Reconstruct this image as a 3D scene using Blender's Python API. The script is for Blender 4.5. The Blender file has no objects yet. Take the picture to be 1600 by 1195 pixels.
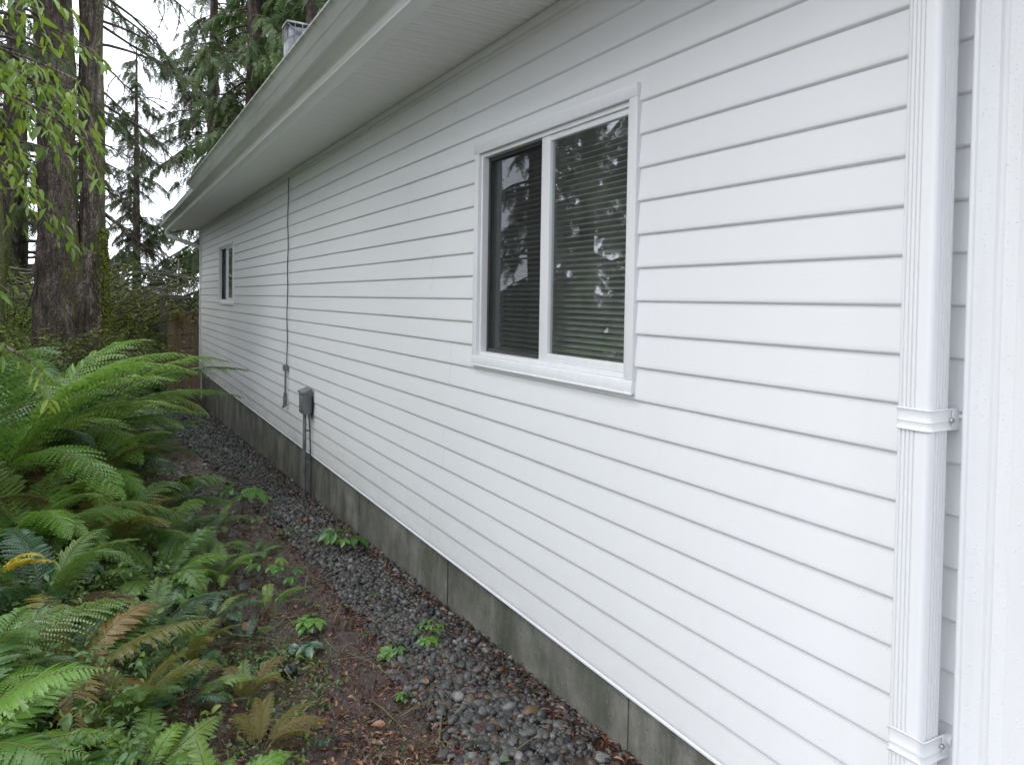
import bpy, bmesh, math, random
import numpy as np
from mathutils import Vector, Matrix, Euler, noise
PI = math.pi; R = math.radians
S = bpy.context.scene; COL = S.collection
rng = np.random.default_rng(7); random.seed(7)

# ------------------------------------------------------------------ camera
cam_d = bpy.data.cameras.new('camera'); cam = bpy.data.objects.new('camera', cam_d); COL.objects.link(cam)
S.camera = cam
cam_d.sensor_width = 36.0; cam_d.lens = 1135.5/1600*36.0
cam_d.shift_x = 0.0; cam_d.shift_y = -(597.5-496.0)/1600.0
cam_d.clip_start = 0.02; cam_d.clip_end = 2000
yaw, pitch, roll = R(29.62), R(1.37), R(0.9)
f = Vector((math.sin(yaw)*math.cos(pitch), math.cos(yaw)*math.cos(pitch), -math.sin(pitch)))
r0 = Vector((math.cos(yaw), -math.sin(yaw), 0)); u0 = r0.cross(f)
r_ = r0*math.cos(roll)+u0*math.sin(roll); u_ = -r0*math.sin(roll)+u0*math.cos(roll)
m = Matrix((r_, u_, -f)).transposed().to_4x4(); m.translation = Vector((0, 0, 1.63))
cam.matrix_world = m

# ------------------------------------------------------------------ overcast daylight
SUN_EL, SUN_AZ = R(40), R(-62)          # azimuth measured from +Y towards +X
w = bpy.data.worlds.new('World'); S.world = w; w.use_nodes = True
nt = w.node_tree; nt.nodes.clear()
sky = nt.nodes.new('ShaderNodeTexSky'); sky.sky_type = 'NISHITA'; sky.sun_disc = False
sky.sun_elevation = SUN_EL; sky.sun_rotation = SUN_AZ
hs = nt.nodes.new('ShaderNodeMix'); hs.data_type = 'RGBA'; hs.inputs[0].default_value = 0.93
hs.inputs[7].default_value = (9.15, 9.7, 10.7, 1)      # the cloud layer that covers the blue
nt.links.new(sky.outputs[0], hs.inputs[6])
bg = nt.nodes.new('ShaderNodeBackground'); bg.inputs[1].default_value = 0.14
nt.links.new(hs.outputs[2], bg.inputs[0])
wo = nt.nodes.new('ShaderNodeOutputWorld'); nt.links.new(bg.outputs[0], wo.inputs[0])
sd = bpy.data.lights.new('sun', 'SUN'); sd.energy = 1.4; sd.angle = R(45); sd.color = (1.0, 0.97, 0.93)
sun = bpy.data.objects.new('sun', sd); COL.objects.link(sun)
sdir = Vector((math.sin(SUN_AZ)*math.cos(SUN_EL), math.cos(SUN_AZ)*math.cos(SUN_EL), math.sin(SUN_EL)))
sun.rotation_euler = sdir.to_track_quat('Z', 'Y').to_euler(); sun.location = sdir*30
S.view_settings.view_transform = 'Standard'; S.view_settings.look = 'None'
S.view_settings.gamma = 1; S.view_settings.use_curve_mapping = False
S.view_settings.exposure = 0.72
S.render.engine = 'CYCLES'
S.cycles.max_bounces = 8; S.cycles.transparent_max_bounces = 12; S.cycles.diffuse_bounces = 6

# ------------------------------------------------------------------ materials
class NB:
    def __init__(s, name):
        s.m = bpy.data.materials.new(name); s.m.use_nodes = True; s.t = s.m.node_tree
        s.b = s.t.nodes['Principled BSDF']; s.out = s.t.nodes['Material Output']
    def n(s, typ, **kw):
        nd = s.t.nodes.new(typ)
        for k, v in kw.items():
            if k.startswith('_'): setattr(nd, k[1:], v)
            else: nd.inputs[k.replace('__', ' ')].default_value = v
        return nd
    def l(s, a, b): s.t.links.new(a, b)
    def coord(s, kind='Object', scale=(1, 1, 1)):
        c = s.n('ShaderNodeTexCoord'); mp = s.n('ShaderNodeMapping'); mp.inputs['Scale'].default_value = scale
        s.l(c.outputs[kind], mp.inputs[0]); return mp.outputs[0]
    def noise(s, vec, scale, detail=4, rough=0.55):
        nd = s.n('ShaderNodeTexNoise', Scale=scale, Detail=detail, Roughness=rough)
        if vec is not None: s.l(vec, nd.inputs['Vector'])
        return nd.outputs['Fac']
    def ramp(s, fac, stops):
        nd = s.n('ShaderNodeValToRGB'); e = nd.color_ramp.elements
        while len(e) < len(stops): e.new(0.5)
        for i, (p, c) in enumerate(stops):
            e[i].position = p; e[i].color = (*c, 1) if len(c) == 3 else c
        s.l(fac, nd.inputs[0]); return nd.outputs[0]
    def mix(s, fac, a, b, blend='MIX'):
        nd = s.n('ShaderNodeMix', _data_type='RGBA', _blend_type=blend)
        for sock, v in ((nd.inputs[0], fac), (nd.inputs[6], a), (nd.inputs[7], b)):
            if hasattr(v, 'links'): s.l(v, sock)
            else: sock.default_value = v if not isinstance(v, tuple) else ((*v, 1) if len(v) == 3 else v)
        return nd.outputs[2]
    def math(s, op, a, b=0.0, clamp=False):
        nd = s.n('ShaderNodeMath', _operation=op, _use_clamp=clamp)
        for sock, v in ((nd.inputs[0], a), (nd.inputs[1], b)):
            if hasattr(v, 'links'): s.l(v, sock)
            else: sock.default_value = v
        return nd.outputs[0]
    def maprange(s, v, a, b, c, d):
        nd = s.n('ShaderNodeMapRange'); s.l(v, nd.inputs[0])
        for i, x in enumerate((a, b, c, d)): nd.inputs[i+1].default_value = x
        return nd.outputs[0]
    def bump(s, h, strength=0.3, dist=0.01):
        nd = s.n('ShaderNodeBump', Strength=strength, Distance=dist); s.l(h, nd.inputs['Height'])
        s.l(nd.outputs[0], s.b.inputs['Normal']); return nd.outputs[0]
    def set(s, base=None, rough=None, **kw):
        for nm, v in (('Base Color', base), ('Roughness', rough)):
            if v is None: continue
            if hasattr(v, 'links'): s.l(v, s.b.inputs[nm])
            else: s.b.inputs[nm].default_value = (*v, 1) if isinstance(v, tuple) and len(v) == 3 else v
        for k, v in kw.items(): s.b.inputs[k.replace('__', ' ')].default_value = v
        return s.m

def vinyl(name, base=(0.79, 0.795, 0.805), dirt=0.05, rough=0.38, grain=0.05, wood=True):
    b = NB(name); c = b.coord('Object')
    n1 = b.noise(c, 1.1, 5, 0.6); st = b.noise(b.coord('Object', (1, 9, 0.9)), 3.0, 5, 0.6)
    d = b.maprange(b.math('MULTIPLY', n1, st), 0.24, 0.42, 0, dirt)
    col = b.mix(d, base, (0.46, 0.46, 0.42))
    sp = b.maprange(b.noise(c, 55, 2, 0.5), 0.76, 0.82, 0, 0.06)
    col = b.mix(sp, col, (0.42, 0.40, 0.34))
    if name == 'siding_vinyl':
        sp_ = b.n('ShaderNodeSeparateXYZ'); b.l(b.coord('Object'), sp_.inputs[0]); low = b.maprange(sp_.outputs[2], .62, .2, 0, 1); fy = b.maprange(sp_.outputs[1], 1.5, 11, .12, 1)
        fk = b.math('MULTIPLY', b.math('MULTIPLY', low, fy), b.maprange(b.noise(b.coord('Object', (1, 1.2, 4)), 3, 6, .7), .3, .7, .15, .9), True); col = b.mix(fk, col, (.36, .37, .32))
    g = b.noise(b.coord('Object', (30, 4, 60) if wood else (3, 3, 1)), 5.0, 3, 0.6)
    o = b.noise(c, 160, 2, 0.5)
    h = b.math('ADD', b.math('MULTIPLY', g, 1.0), b.math('MULTIPLY', o, 0.5))
    b.bump(h, grain, 0.01)
    return b.set(col, rough)
M = {}
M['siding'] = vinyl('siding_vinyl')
M['trim'] = vinyl('trim_vinyl', (0.78, 0.785, 0.80), 0.12, 0.35, 0.03, False)
M['soffit'] = vinyl('soffit_vinyl', (0.83, 0.825, 0.82), 0.15, 0.5, 0.05, False)
M['metal_white'] = vinyl('painted_metal', (0.80, 0.805, 0.815), 0.06, 0.27, 0.03, False)

def gutter_mat():
    b = NB('gutter_painted_aluminium'); c = b.coord('Object')
    n = b.noise(b.coord('Object', (6, .5, 6)), 2.0, 6, 0.65)
    n2 = b.noise(b.coord('Object', (2, 3, 2)), 3.0, 5, 0.7)
    col = b.mix(b.maprange(n, .42, .75, 0, .65), (.84, .84, .84), (.66, .66, .64))
    sep = b.n('ShaderNodeSeparateXYZ'); b.l(b.coord('Object'), sep.inputs[0])
    far = b.maprange(sep.outputs[1], 8.0, 12.5, 0, 1); up = b.maprange(sep.outputs[2], 2.84, 2.93, 0, 1)
    al = b.math('MULTIPLY', b.math('MULTIPLY', far, up), b.maprange(n2, .3, .6, .35, 1), True)
    col = b.mix(al, col, (.16, .22, .12))
    b.bump(n, .1, .01)
    return b.set(col, .42)
M['gutter'] = gutter_mat()
def cover_mat():
    b = NB('weathered_gutter_cover')
    n = b.noise(b.coord('Object', (5, .35, 5)), 2.5, 7, 0.7)
    sep = b.n('ShaderNodeSeparateXYZ'); b.l(b.coord('Object'), sep.inputs[0])
    e = b.maprange(sep.outputs[0], .935, .912, 0, .8)
    col = b.mix(b.maprange(n, .4, .7, 0, .7), (.80, .80, .81), (.5, .5, .5))
    n2 = b.noise(b.coord('Object', (2, 6, 2)), 3.0, 5, 0.7)
    col = b.mix(b.math('MULTIPLY', e, b.maprange(n2, .35, .6, .2, 1)), col, (.22, .27, .17))
    b.bump(n, .15, .01)
    return b.set(col, .5)
M['cover'] = cover_mat()
def concrete():
    b = NB('weathered_concrete'); c = b.coord('Object')
    n = b.noise(c, 3.5, 8, .65); v = b.noise(b.coord('Object', (1.5, 2.2, .8)), 2.2, 7, .7)
    sp = b.noise(c, 70, 3, .6)
    col = b.ramp(n, [(.3, (.09, .088, .075)), (.55, (.20, .195, .17)), (.75, (.30, .295, .27))])
    col = b.mix(b.maprange(v, .42, .62, 0, .8), col, (.075, .083, .055)); v2 = b.noise(b.coord('Object', (1, 2.2, .7)), 2.0, 7, .7); col = b.mix(b.maprange(v2, .52, .66, 0, .5), col, (.05, .05, .042)); v3 = b.noise(b.coord('Object', (1, 2, .8)), 3.0, 7, .75); col = b.mix(b.maprange(v3, .60, .72, 0, .4), col, (.33, .33, .31))
    col = b.mix(b.maprange(sp, .66, .72, 0, .6), col, (.38, .37, .34))
    col = b.mix(b.maprange(sp, .36, .30, 0, .7), col, (.03, .03, .025))
    b.bump(b.math('ADD', n, b.math('MULTIPLY', sp, .3)), .5, .01)
    return b.set(col, .75)
M['concrete'] = concrete()
def simple(name, col, rough=.6, bumpscale=None, var=.25, **kw):
    b = NB(name); c = b.coord('Object')
    n = b.noise(c, bumpscale or 20, 5, .6)
    dark = tuple(x*(1-var*1.6) for x in col); light = tuple(min(1, x*(1+var)) for x in col)
    cc = b.ramp(n, [(.3, dark), (.7, light)])
    b.bump(n, .2, .005)
    return b.set(cc, rough, **kw)
M['grey_box'] = simple('weathered_grey_pvc', (.17, .175, .175), .55, 9, .3)
M['dark_cable'] = simple('dark_cable', (.06, .06, .06), .5)
M['screw'] = simple('zinc_screw', (.45, .45, .45), .3, 60, .2, Metallic=.9)
M['black'] = simple('black_gap', (.015, .015, .015), .8)
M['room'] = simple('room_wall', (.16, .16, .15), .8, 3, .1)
M['blind'] = simple('blind_slat', (.42, .43, .41), .5, 8, .08)
M['screen_frame'] = simple('bronze_screen_frame', (.045, .045, .045), .4, 20, .15)
M['shingle'] = simple('asphalt_shingle', (.06, .06, .058), .9, 60, .4)
M['flue'] = simple('weathered_flue_metal', (.30, .31, .33), .5, 7, .45)
M['glossdark'] = simple('dark_green_glazed', (.012, .02, .010), .06, 5, .2)
def glass():
    b = NB('window_glass'); t = b.t
    fr = b.n('ShaderNodeFresnel', IOR=1.5); geo = b.n('ShaderNodeNewGeometry'); fac = b.math('MULTIPLY', b.math('MULTIPLY', fr.outputs[0], 3.4, True), b.math('SUBTRACT', 1.0, geo.outputs['Backfacing']))
    tr = b.n('ShaderNodeBsdfTransparent'); tr.inputs[0].default_value = (.78, .83, .80, 1)
    gl = b.n('ShaderNodeBsdfGlossy'); gl.inputs['Roughness'].default_value = 0.012
    gl.inputs[0].default_value = (.95, .97, 1, 1)
    bm = b.n('ShaderNodeBump', Strength=.02, Distance=.02); b.l(b.noise(b.coord('Object'), 2.5, 2), bm.inputs['Height'])
    b.l(bm.outputs[0], gl.inputs['Normal'])
    mx = b.n('ShaderNodeMixShader'); b.l(fac, mx.inputs[0]); b.l(tr.outputs[0], mx.inputs[1]); b.l(gl.outputs[0], mx.inputs[2])
    df = b.n('ShaderNodeBsdfDiffuse'); df.inputs[0].default_value = (.5, .5, .49, 1); m2 = b.n('ShaderNodeMixShader'); b.l(b.math('MULTIPLY', b.maprange(b.noise(b.coord('Object'), 6, 5), .3, .7, .05, .13), b.math('SUBTRACT', 1.0, geo.outputs['Backfacing'])), m2.inputs[0])
    b.l(mx.outputs[0], m2.inputs[1]); b.l(df.outputs[0], m2.inputs[2]); b.l(m2.outputs[0], b.out.inputs[0]); return b.m
M['glass'] = glass()
def screen():
    b = NB('insect_screen')
    tr = b.n('ShaderNodeBsdfTransparent'); df = b.n('ShaderNodeBsdfDiffuse'); df.inputs[0].default_value = (.03, .03, .03, 1)
    mx = b.n('ShaderNodeMixShader'); mx.inputs[0].default_value = .45
    b.l(tr.outputs[0], mx.inputs[1]); b.l(df.outputs[0], mx.inputs[2]); b.l(mx.outputs[0], b.out.inputs[0]); return b.m
M['screen'] = screen()
def water():
    b = NB('whitened_water_drop'); b.set((.92, .94, .96), .05, IOR=1.33)  # white base colour stands in for the bright highlights on the drops
    tr = b.n('ShaderNodeBsdfTransparent'); mx = b.n('ShaderNodeMixShader'); mx.inputs[0].default_value = .85
    b.l(tr.outputs[0], mx.inputs[1]); b.l(b.b.outputs[0], mx.inputs[2]); b.l(mx.outputs[0], b.out.inputs[0]); return b.m
M['water'] = water()

def leafmat(name, cols, rough=.42, trans=.35, coat=.0, hue_scale=14, attr=False):
    """foliage: colour differs per object and along the leaf, thin leaves let light through"""
    b = NB(name)
    oi = b.n('ShaderNodeObjectInfo'); n = b.noise(b.coord('Object'), hue_scale, 3, .6)
    if attr:
        at = b.n('ShaderNodeAttribute', _attribute_name='tint'); k = b.math('ADD', b.math('MULTIPLY', at.outputs['Fac'], .75), b.math('MULTIPLY', n, .25))
    else:
        k = b.math('ADD', b.math('MULTIPLY', oi.outputs['Random'], .55), b.math('MULTIPLY', n, .5))
    col = b.ramp(k, cols)
    b.set(col, rough); b.b.inputs['Coat Weight'].default_value = coat; b.b.inputs['Coat Roughness'].default_value = .1
    b.b.inputs['Specular IOR Level'].default_value = .6
    tl = b.n('ShaderNodeBsdfTranslucent'); b.l(b.mix(.25, col, (.25, .36, .06), 'MIX'), tl.inputs[0])
    mx = b.n('ShaderNodeMixShader'); mx.inputs[0].default_value = trans
    b.l(b.b.outputs[0], mx.inputs[1]); b.l(tl.outputs[0], mx.inputs[2]); b.l(mx.outputs[0], b.out.inputs[0]); return b.m
G = lambda *a: [(i/(len(a)-1)*.8+.1, c) for i, c in enumerate(a)]
M['fern'] = leafmat('fern_green', G((.05, .12, .03), (.12, .24, .045), (.24, .35, .07)), .3, .38, .4)
M['fern_bright'] = leafmat('fern_bright', G((.13, .28, .045), (.20, .38, .055), (.34, .48, .08)), .3, .42, .35)
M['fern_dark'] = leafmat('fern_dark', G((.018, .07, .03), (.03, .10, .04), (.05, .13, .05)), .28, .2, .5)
M['fern_dead'] = leafmat('fern_dead', G((.09, .045, .02), (.17, .09, .035), (.24, .15, .06)), .5, .2, .15)
M['fern_olive'] = leafmat('fern_olive', G((.12, .13, .025), (.20, .19, .03), (.26, .15, .05)), .4, .35, .25)
M['fern_yellow'] = leafmat('fern_yellow', G((.50, .40, .02), (.62, .50, .03), (.66, .45, .02)), .4, .35)
M['stem'] = simple('fern_stem', (.13, .12, .045), .5, 20, .3)
M['seedling'] = leafmat('seedling_leaf', G((.05, .14, .03), (.09, .24, .035), (.20, .36, .05)), .3, .35, .3)
M['conifer'] = leafmat('conifer_needles', G((.032, .056, .02), (.065, .10, .03), (.12, .165, .042)), .5, .35, 0, 3, True)
M['conifer_light'] = leafmat('conifer_needles_light', G((.05, .09, .03), (.085, .14, .04), (.14, .21, .05)), .5, .3, 0, 3, True)
M['maple'] = leafmat('tree_leaf', G((.07, .16, .015), (.17, .29, .02), (.34, .42, .03)), .35, .45, .25, 6, True)
M['shrub'] = leafmat('shrub_leaf', G((.06, .12, .03), (.16, .24, .035), (.34, .38, .05)), .4, .4, .1, 3, True)
M['shrub_yellow'] = leafmat('shrub_leaf_yellow', G((.10, .15, .02), (.24, .28, .03), (.40, .40, .05)), .4, .4, .1, 3, True)
M['weed'] = leafmat('weed_leaf', G((.05, .13, .03), (.09, .20, .04), (.20, .26, .05)), .4, .3, .2, 6, True)
M['litter'] = leafmat('dead_leaf', G((.04, .014, .010), (.13, .042, .02), (.27, .12, .045)), .3, .1, .4, 9, True)
def attrcol(name, rough, bscale=40, coat=0.0, br=.2):
    b = NB(name); at = b.n('ShaderNodeAttribute', _attribute_name='col')
    n = b.noise(b.coord('Object'), bscale, 5, .65)
    col = b.mix(b.maprange(n, .35, .7, .0, .7), at.outputs['Color'], b.mix(1.0, at.outputs['Color'], (.42, .42, .40), 'MULTIPLY'))
    b.bump(n, br, .004); b.set(col, rough); b.b.inputs['Coat Weight'].default_value = coat; b.b.inputs['Coat Roughness'].default_value = .12
    return b.m
M['pebble'] = attrcol('wet_pebble', .5, 55, .12)
def cobblemat(name, c1, c2):
    b = NB(name); n = b.noise(b.coord('Object'), 30, 6, .65)
    col = b.ramp(n, [(.3, c1), (.7, c2)]); b.bump(n, .3, .004); b.set(col, .4)
    b.b.inputs['Coat Weight'].default_value = .1; b.b.inputs['Coat Roughness'].default_value = .2; return b.m
M['cob_brown'] = cobblemat('brown_cobble', (.075, .045, .022), (.19, .12, .06))
M['cob_grey'] = cobblemat('grey_cobble', (.05, .053, .056), (.13, .137, .142))
M['cob_dark'] = cobblemat('dark_cobble', (.02, .024, .026), (.06, .065, .07))
M['cob_pale'] = cobblemat('pale_cobble', (.11, .11, .10), (.23, .23, .215))
def barkmat(name, moss=.5):
    b = NB(name); c = b.coord('Object', (1, 1, .35))
    n = b.noise(c, 9, 9, .7); v = b.n('ShaderNodeTexVoronoi', Scale=14.0, _feature='DISTANCE_TO_EDGE')
    wv = b.n('ShaderNodeVectorMath', _operation='ADD'); b.l(c, wv.inputs[0])
    nz = b.n('ShaderNodeTexNoise', Scale=6.0); b.l(c, nz.inputs['Vector']); b.l(nz.outputs['Color'], wv.inputs[1]); b.l(wv.outputs[0], v.inputs['Vector'])
    e = b.maprange(v.outputs['Distance'], 0, .16, 0, 1)
    col = b.ramp(n, [(.3, (.025, .018, .014)), (.50, (.12, .09, .07)), (.70, (.33, .27, .23))])
    col = b.mix(b.maprange(e, 0, .5, .8, 0), col, (.012, .009, .007))
    sep = b.n('ShaderNodeSeparateXYZ'); g = b.n('ShaderNodeNewGeometry'); b.l(g.outputs['Normal'], sep.inputs[0])
    ms = b.math('ADD', b.math('MULTIPLY', sep.outputs[0], .35), b.noise(b.coord('Object'), 2.6, 6, .7))
    col = b.mix(b.maprange(ms, .62, .80, 0, moss), col, (.10, .12, .018))
    b.bump(b.math('ADD', b.math('MULTIPLY', e, .6), n), .9, .03)
    return b.set(col, .85)
M['bark'] = barkmat('conifer_bark', .9); M['bark2'] = barkmat('far_bark', .4)
M['moss'] = simple('hanging_moss', (.16, .18, .02), .9, 25, .5)
def wood(name, c1, c2):
    b = NB(name); oi = b.n('ShaderNodeObjectInfo')
    n = b.noise(b.coord('Object', (9, 9, .6)), 3.5, 8, .7)
    k = b.math('ADD', b.math('MULTIPLY', oi.outputs['Random'], .35), b.math('MULTIPLY', n, .75))
    col = b.ramp(k, [(.3, c1), (.75, c2)]); b.bump(n, .4, .01); return b.set(col, .75)
M['cedar'] = wood('cedar_board', (.15, .10, .07), (.42, .30, .21))
M['oldwood'] = wood('old_grey_wood', (.045, .042, .032), (.20, .19, .15))
def soil():
    b = NB('wet_soil'); c = b.coord('Object')
    n = b.noise(c, 5, 9, .7); n2 = b.noise(c, 38, 6, .7); n3 = b.noise(c, 1.7, 4, .6)
    col = b.ramp(n2, [(.28, (.012, .008, .006)), (.5, (.045, .020, .014)), (.68, (.105, .048, .034)), (.85, (.18, .11, .085))])
    col = b.mix(b.maprange(n, .50, .68, 0, .55), col, b.ramp(n2, [(.3, (.025, .009, .006)), (.7, (.11, .038, .022))]))
    col = b.mix(b.maprange(n3, .50, .66, 0, .75), col, b.ramp(n2, [(.3, (.02, .028, .008)), (.7, (.09, .11, .025))])); n4 = b.noise(c, 90, 3, .6); col = b.mix(b.maprange(n4, .58, .66, 0, .7), col, (.16, .09, .06))
    b.bump(b.math('ADD', b.math('MULTIPLY', n2, .8), b.math('ADD', n, b.math('MULTIPLY', n4, .3))), 1.0, .03)
    rg = b.maprange(n, .4, .62, .14, .55); b.b.inputs['Coat Weight'].default_value = .6; b.b.inputs['Coat Roughness'].default_value = .1
    return b.set(col, rg)
M['soil'] = soil()

# ------------------------------------------------------------------ mesh helpers
def tag(o, label=None, cat=None, group=None, kind=None):
    for k, v in (('label', label), ('category', cat), ('group', group), ('kind', kind)):
        if v: o[k] = v
    return o
def empty(name, loc=(0, 0, 0), label=None, cat=None, group=None):
    o = bpy.data.objects.new(name, None); COL.objects.link(o); o.location = loc; o.empty_display_size = .2
    return tag(o, label, cat, group)
def link(name, me, parent=None, loc=None, rot=None, scale=None):
    o = bpy.data.objects.new(name, me); COL.objects.link(o)
    if parent: o.parent = parent
    if loc is not None: o.location = loc
    if rot is not None: o.rotation_euler = rot
    if scale is not None: o.scale = scale if hasattr(scale, '__len__') else (scale,)*3
    return o
class MB:
    def __init__(s): s.v = []; s.f = []
    def add(s, vs, fs):
        o = len(s.v); s.v += [tuple(p) for p in vs]; s.f += [tuple(i+o for i in q) for q in fs]; return s
    def box(s, x0, x1, y0, y1, z0, z1):
        return s.add([(x0,y0,z0),(x1,y0,z0),(x1,y1,z0),(x0,y1,z0),(x0,y0,z1),(x1,y0,z1),(x1,y1,z1),(x0,y1,z1)],
                     [(0,3,2,1),(4,5,6,7),(0,1,5,4),(1,2,6,5),(2,3,7,6),(3,0,4,7)])
    def strip(s, A, B):      # quads between two polylines
        n = len(A); return s.add(list(A)+list(B), [(i, i+1, n+i+1, n+i) for i in range(n-1)])
    def tube(s, pts, rad, seg=6, cap=True):
        pts = [Vector(p) for p in pts]; n = len(pts); rad = rad if hasattr(rad, '__len__') else [rad]*n
        vs = []; up = Vector((0, 0, 1))
        for i, p in enumerate(pts):
            t = (pts[min(i+1, n-1)]-pts[max(i-1, 0)]).normalized()
            a = t.cross(up if abs(t.z) < .95 else Vector((1, 0, 0))).normalized(); b = a.cross(t)
            for k in range(seg):
                an = 2*PI*k/seg; vs.append(p+(a*math.cos(an)+b*math.sin(an))*rad[i])
        fs = [(i*seg+k, i*seg+(k+1) % seg, (i+1)*seg+(k+1) % seg, (i+1)*seg+k) for i in range(n-1) for k in range(seg)]
        if cap: fs += [tuple(range(seg))[::-1], tuple((n-1)*seg+k for k in range(seg))]
        return s.add(vs, fs)
    def prism_y(s, prof, y0, y1, closed=True):    # profile (x,z) extruded along y
        n = len(prof); vs = [(x, y0, z) for x, z in prof]+[(x, y1, z) for x, z in prof]
        fs = [(i, (i+1) % n, n+(i+1) % n, n+i) for i in range(n if closed else n-1)]
        if closed: fs += [tuple(range(n))[::-1], tuple(range(n, 2*n))]
        return s.add(vs, fs)
    def mesh(s, name, mat, smooth=False, bevel=0, angle=35):
        me = bpy.data.meshes.new(name); me.from_pydata(s.v, [], s.f)
        bm = bmesh.new(); bm.from_mesh(me); bmesh.ops.recalc_face_normals(bm, faces=bm.faces)
        if bevel: bmesh.ops.bevel(bm, geom=[e for e in bm.edges if len(e.link_faces) == 2 and e.calc_face_angle(0) > .6], offset=bevel, segments=2, affect='EDGES', profile=.6)
        bm.to_mesh(me); bm.free()
        for mm in (mat if isinstance(mat, (list, tuple)) else [mat]): me.materials.append(mm)
        if smooth or bevel:
            me.shade_smooth()
            try: me.set_sharp_from_angle(angle=R(angle))
            except Exception: pass
        return me
    def build(s, name, mat, parent=None, smooth=False, bevel=0, loc=None):
        return link(name, s.mesh(name, mat, smooth, bevel), parent, loc)
def npmesh(name, V, Fc, mat, smooth=False, tint=None, col=None, matidx=None):
    """big mesh from arrays; Fc is (n,k) with one k"""
    me = bpy.data.meshes.new(name); k = Fc.shape[1]
    me.vertices.add(len(V)); me.vertices.foreach_set('co', V.astype(np.float32).ravel())
    me.loops.add(Fc.size); me.loops.foreach_set('vertex_index', Fc.astype(np.int32).ravel())
    me.polygons.add(len(Fc)); me.polygons.foreach_set('loop_start', np.arange(0, Fc.size, k, dtype=np.int32))
    me.polygons.foreach_set('loop_total', np.full(len(Fc), k, dtype=np.int32))
    for mm in (mat if isinstance(mat, (list, tuple)) else [mat]): me.materials.append(mm)
    if matidx is not None: me.polygons.foreach_set('material_index', matidx.astype(np.int32))
    me.update(calc_edges=True); me.validate()
    if smooth: me.shade_smooth()
    if tint is not None:
        a = me.attributes.new('tint', 'FLOAT', 'POINT'); a.data.foreach_set('value', tint.astype(np.float32))
    if col is not None:
        a = me.attributes.new('col', 'FLOAT_COLOR', 'POINT'); a.data.foreach_set('color', np.c_[col, np.ones(len(col))].astype(np.float32).ravel())
    return me
def frames(fwd, upish):
    """rotation matrices (n,3,3) whose columns are fwd, side, up"""
    fwd = fwd/np.linalg.norm(fwd, axis=1, keepdims=True)
    side = np.cross(upish, fwd); side /= np.linalg.norm(side, axis=1, keepdims=True)+1e-9
    up = np.cross(fwd, side); return np.stack([fwd, side, up], axis=2)
def scatter(tv, tf, P, Rm, Sc):
    """copies of template (tv, tf) at P with rotations Rm and scales Sc (n,) or (n,3)"""
    Sc = Sc[:, None] if Sc.ndim == 1 else Sc
    V = np.einsum('nij,nkj->nki', Rm, tv[None]*Sc[:, None, :])+P[:, None, :]
    Fc = tf[None]+(np.arange(len(P))*len(tv))[:, None, None]
    return V.reshape(-1, 3), Fc.reshape(-1, tf.shape[1])
def sm(t): t = max(0., min(1., t)); return t*t*(3-2*t)

# ------------------------------------------------------------------ ground
def gz(x, y):
    base = -0.034*(min(max(y, 0), 15)-2.0)
    bank = (.20+.34*sm((y-3.8)/3)*sm((.55-x)/1.1))*sm((.75-x)/1.5)*sm((y-1.0)/1.5)
    n = noise.noise(Vector((x*1.3, y*1.3, 0)))*.03*sm((1.3-x)/.6+.2)
    return base+bank+n
def axis(lo, a, b, hi, st, co=26):
    d = np.arange(a, b+st/2, st); l = a-np.geomspace(.03, a-lo, co)[::-1]; h = b+np.geomspace(.03, hi-b, co)
    return np.r_[l, d, h]
gx = axis(-400, -1.0, 1.62, 400, .022); gy = axis(-400, 2.0, 8.6, 600, .024)
V = []
for y in gy:
    for x in gx:
        z = gz(x, y) if abs(x) < 40 and abs(y) < 60 else gz(np.clip(x, -40, 40), 15)
        if -1.1 < x < 1.64 and 1.9 < y < 9:
            p = Vector((x*9, y*9, 3)); z += noise.fractal(p, .8, 2.2, 4)*.014 + abs(noise.noise(p*2.3))*.012 + noise.noise(p*4.1)*.006
        V.append((x, y, z))
nx, ny = len(gx), len(gy); I = np.arange(nx*ny).reshape(ny, nx)
Fc = np.stack([I[:-1, :-1], I[:-1, 1:], I[1:, 1:], I[1:, :-1]], -1).reshape(-1, 4)
ground = link('ground', npmesh('ground', np.array(V), Fc, M['soil'], True)); tag(ground, kind='structure')

# pale slabs out of view, added to bounce light up under the soffit
M['bounce_pale'] = simple('pale_bounce_slabs', (.50, .49, .48), .8, 6, .12)
mb = MB()
for i in range(9):
    for j in range(13):
        mb = MB().box(-8.8+j*1.2, -8.8+j*1.2+1.188, 1.42-(i+1)*1.2, 1.42-i*1.2-.012, -.12, .045); pv_ = mb.build('bounce_slab', M['bounce_pale'], None, bevel=.006); tag(pv_, kind='structure')
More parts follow.
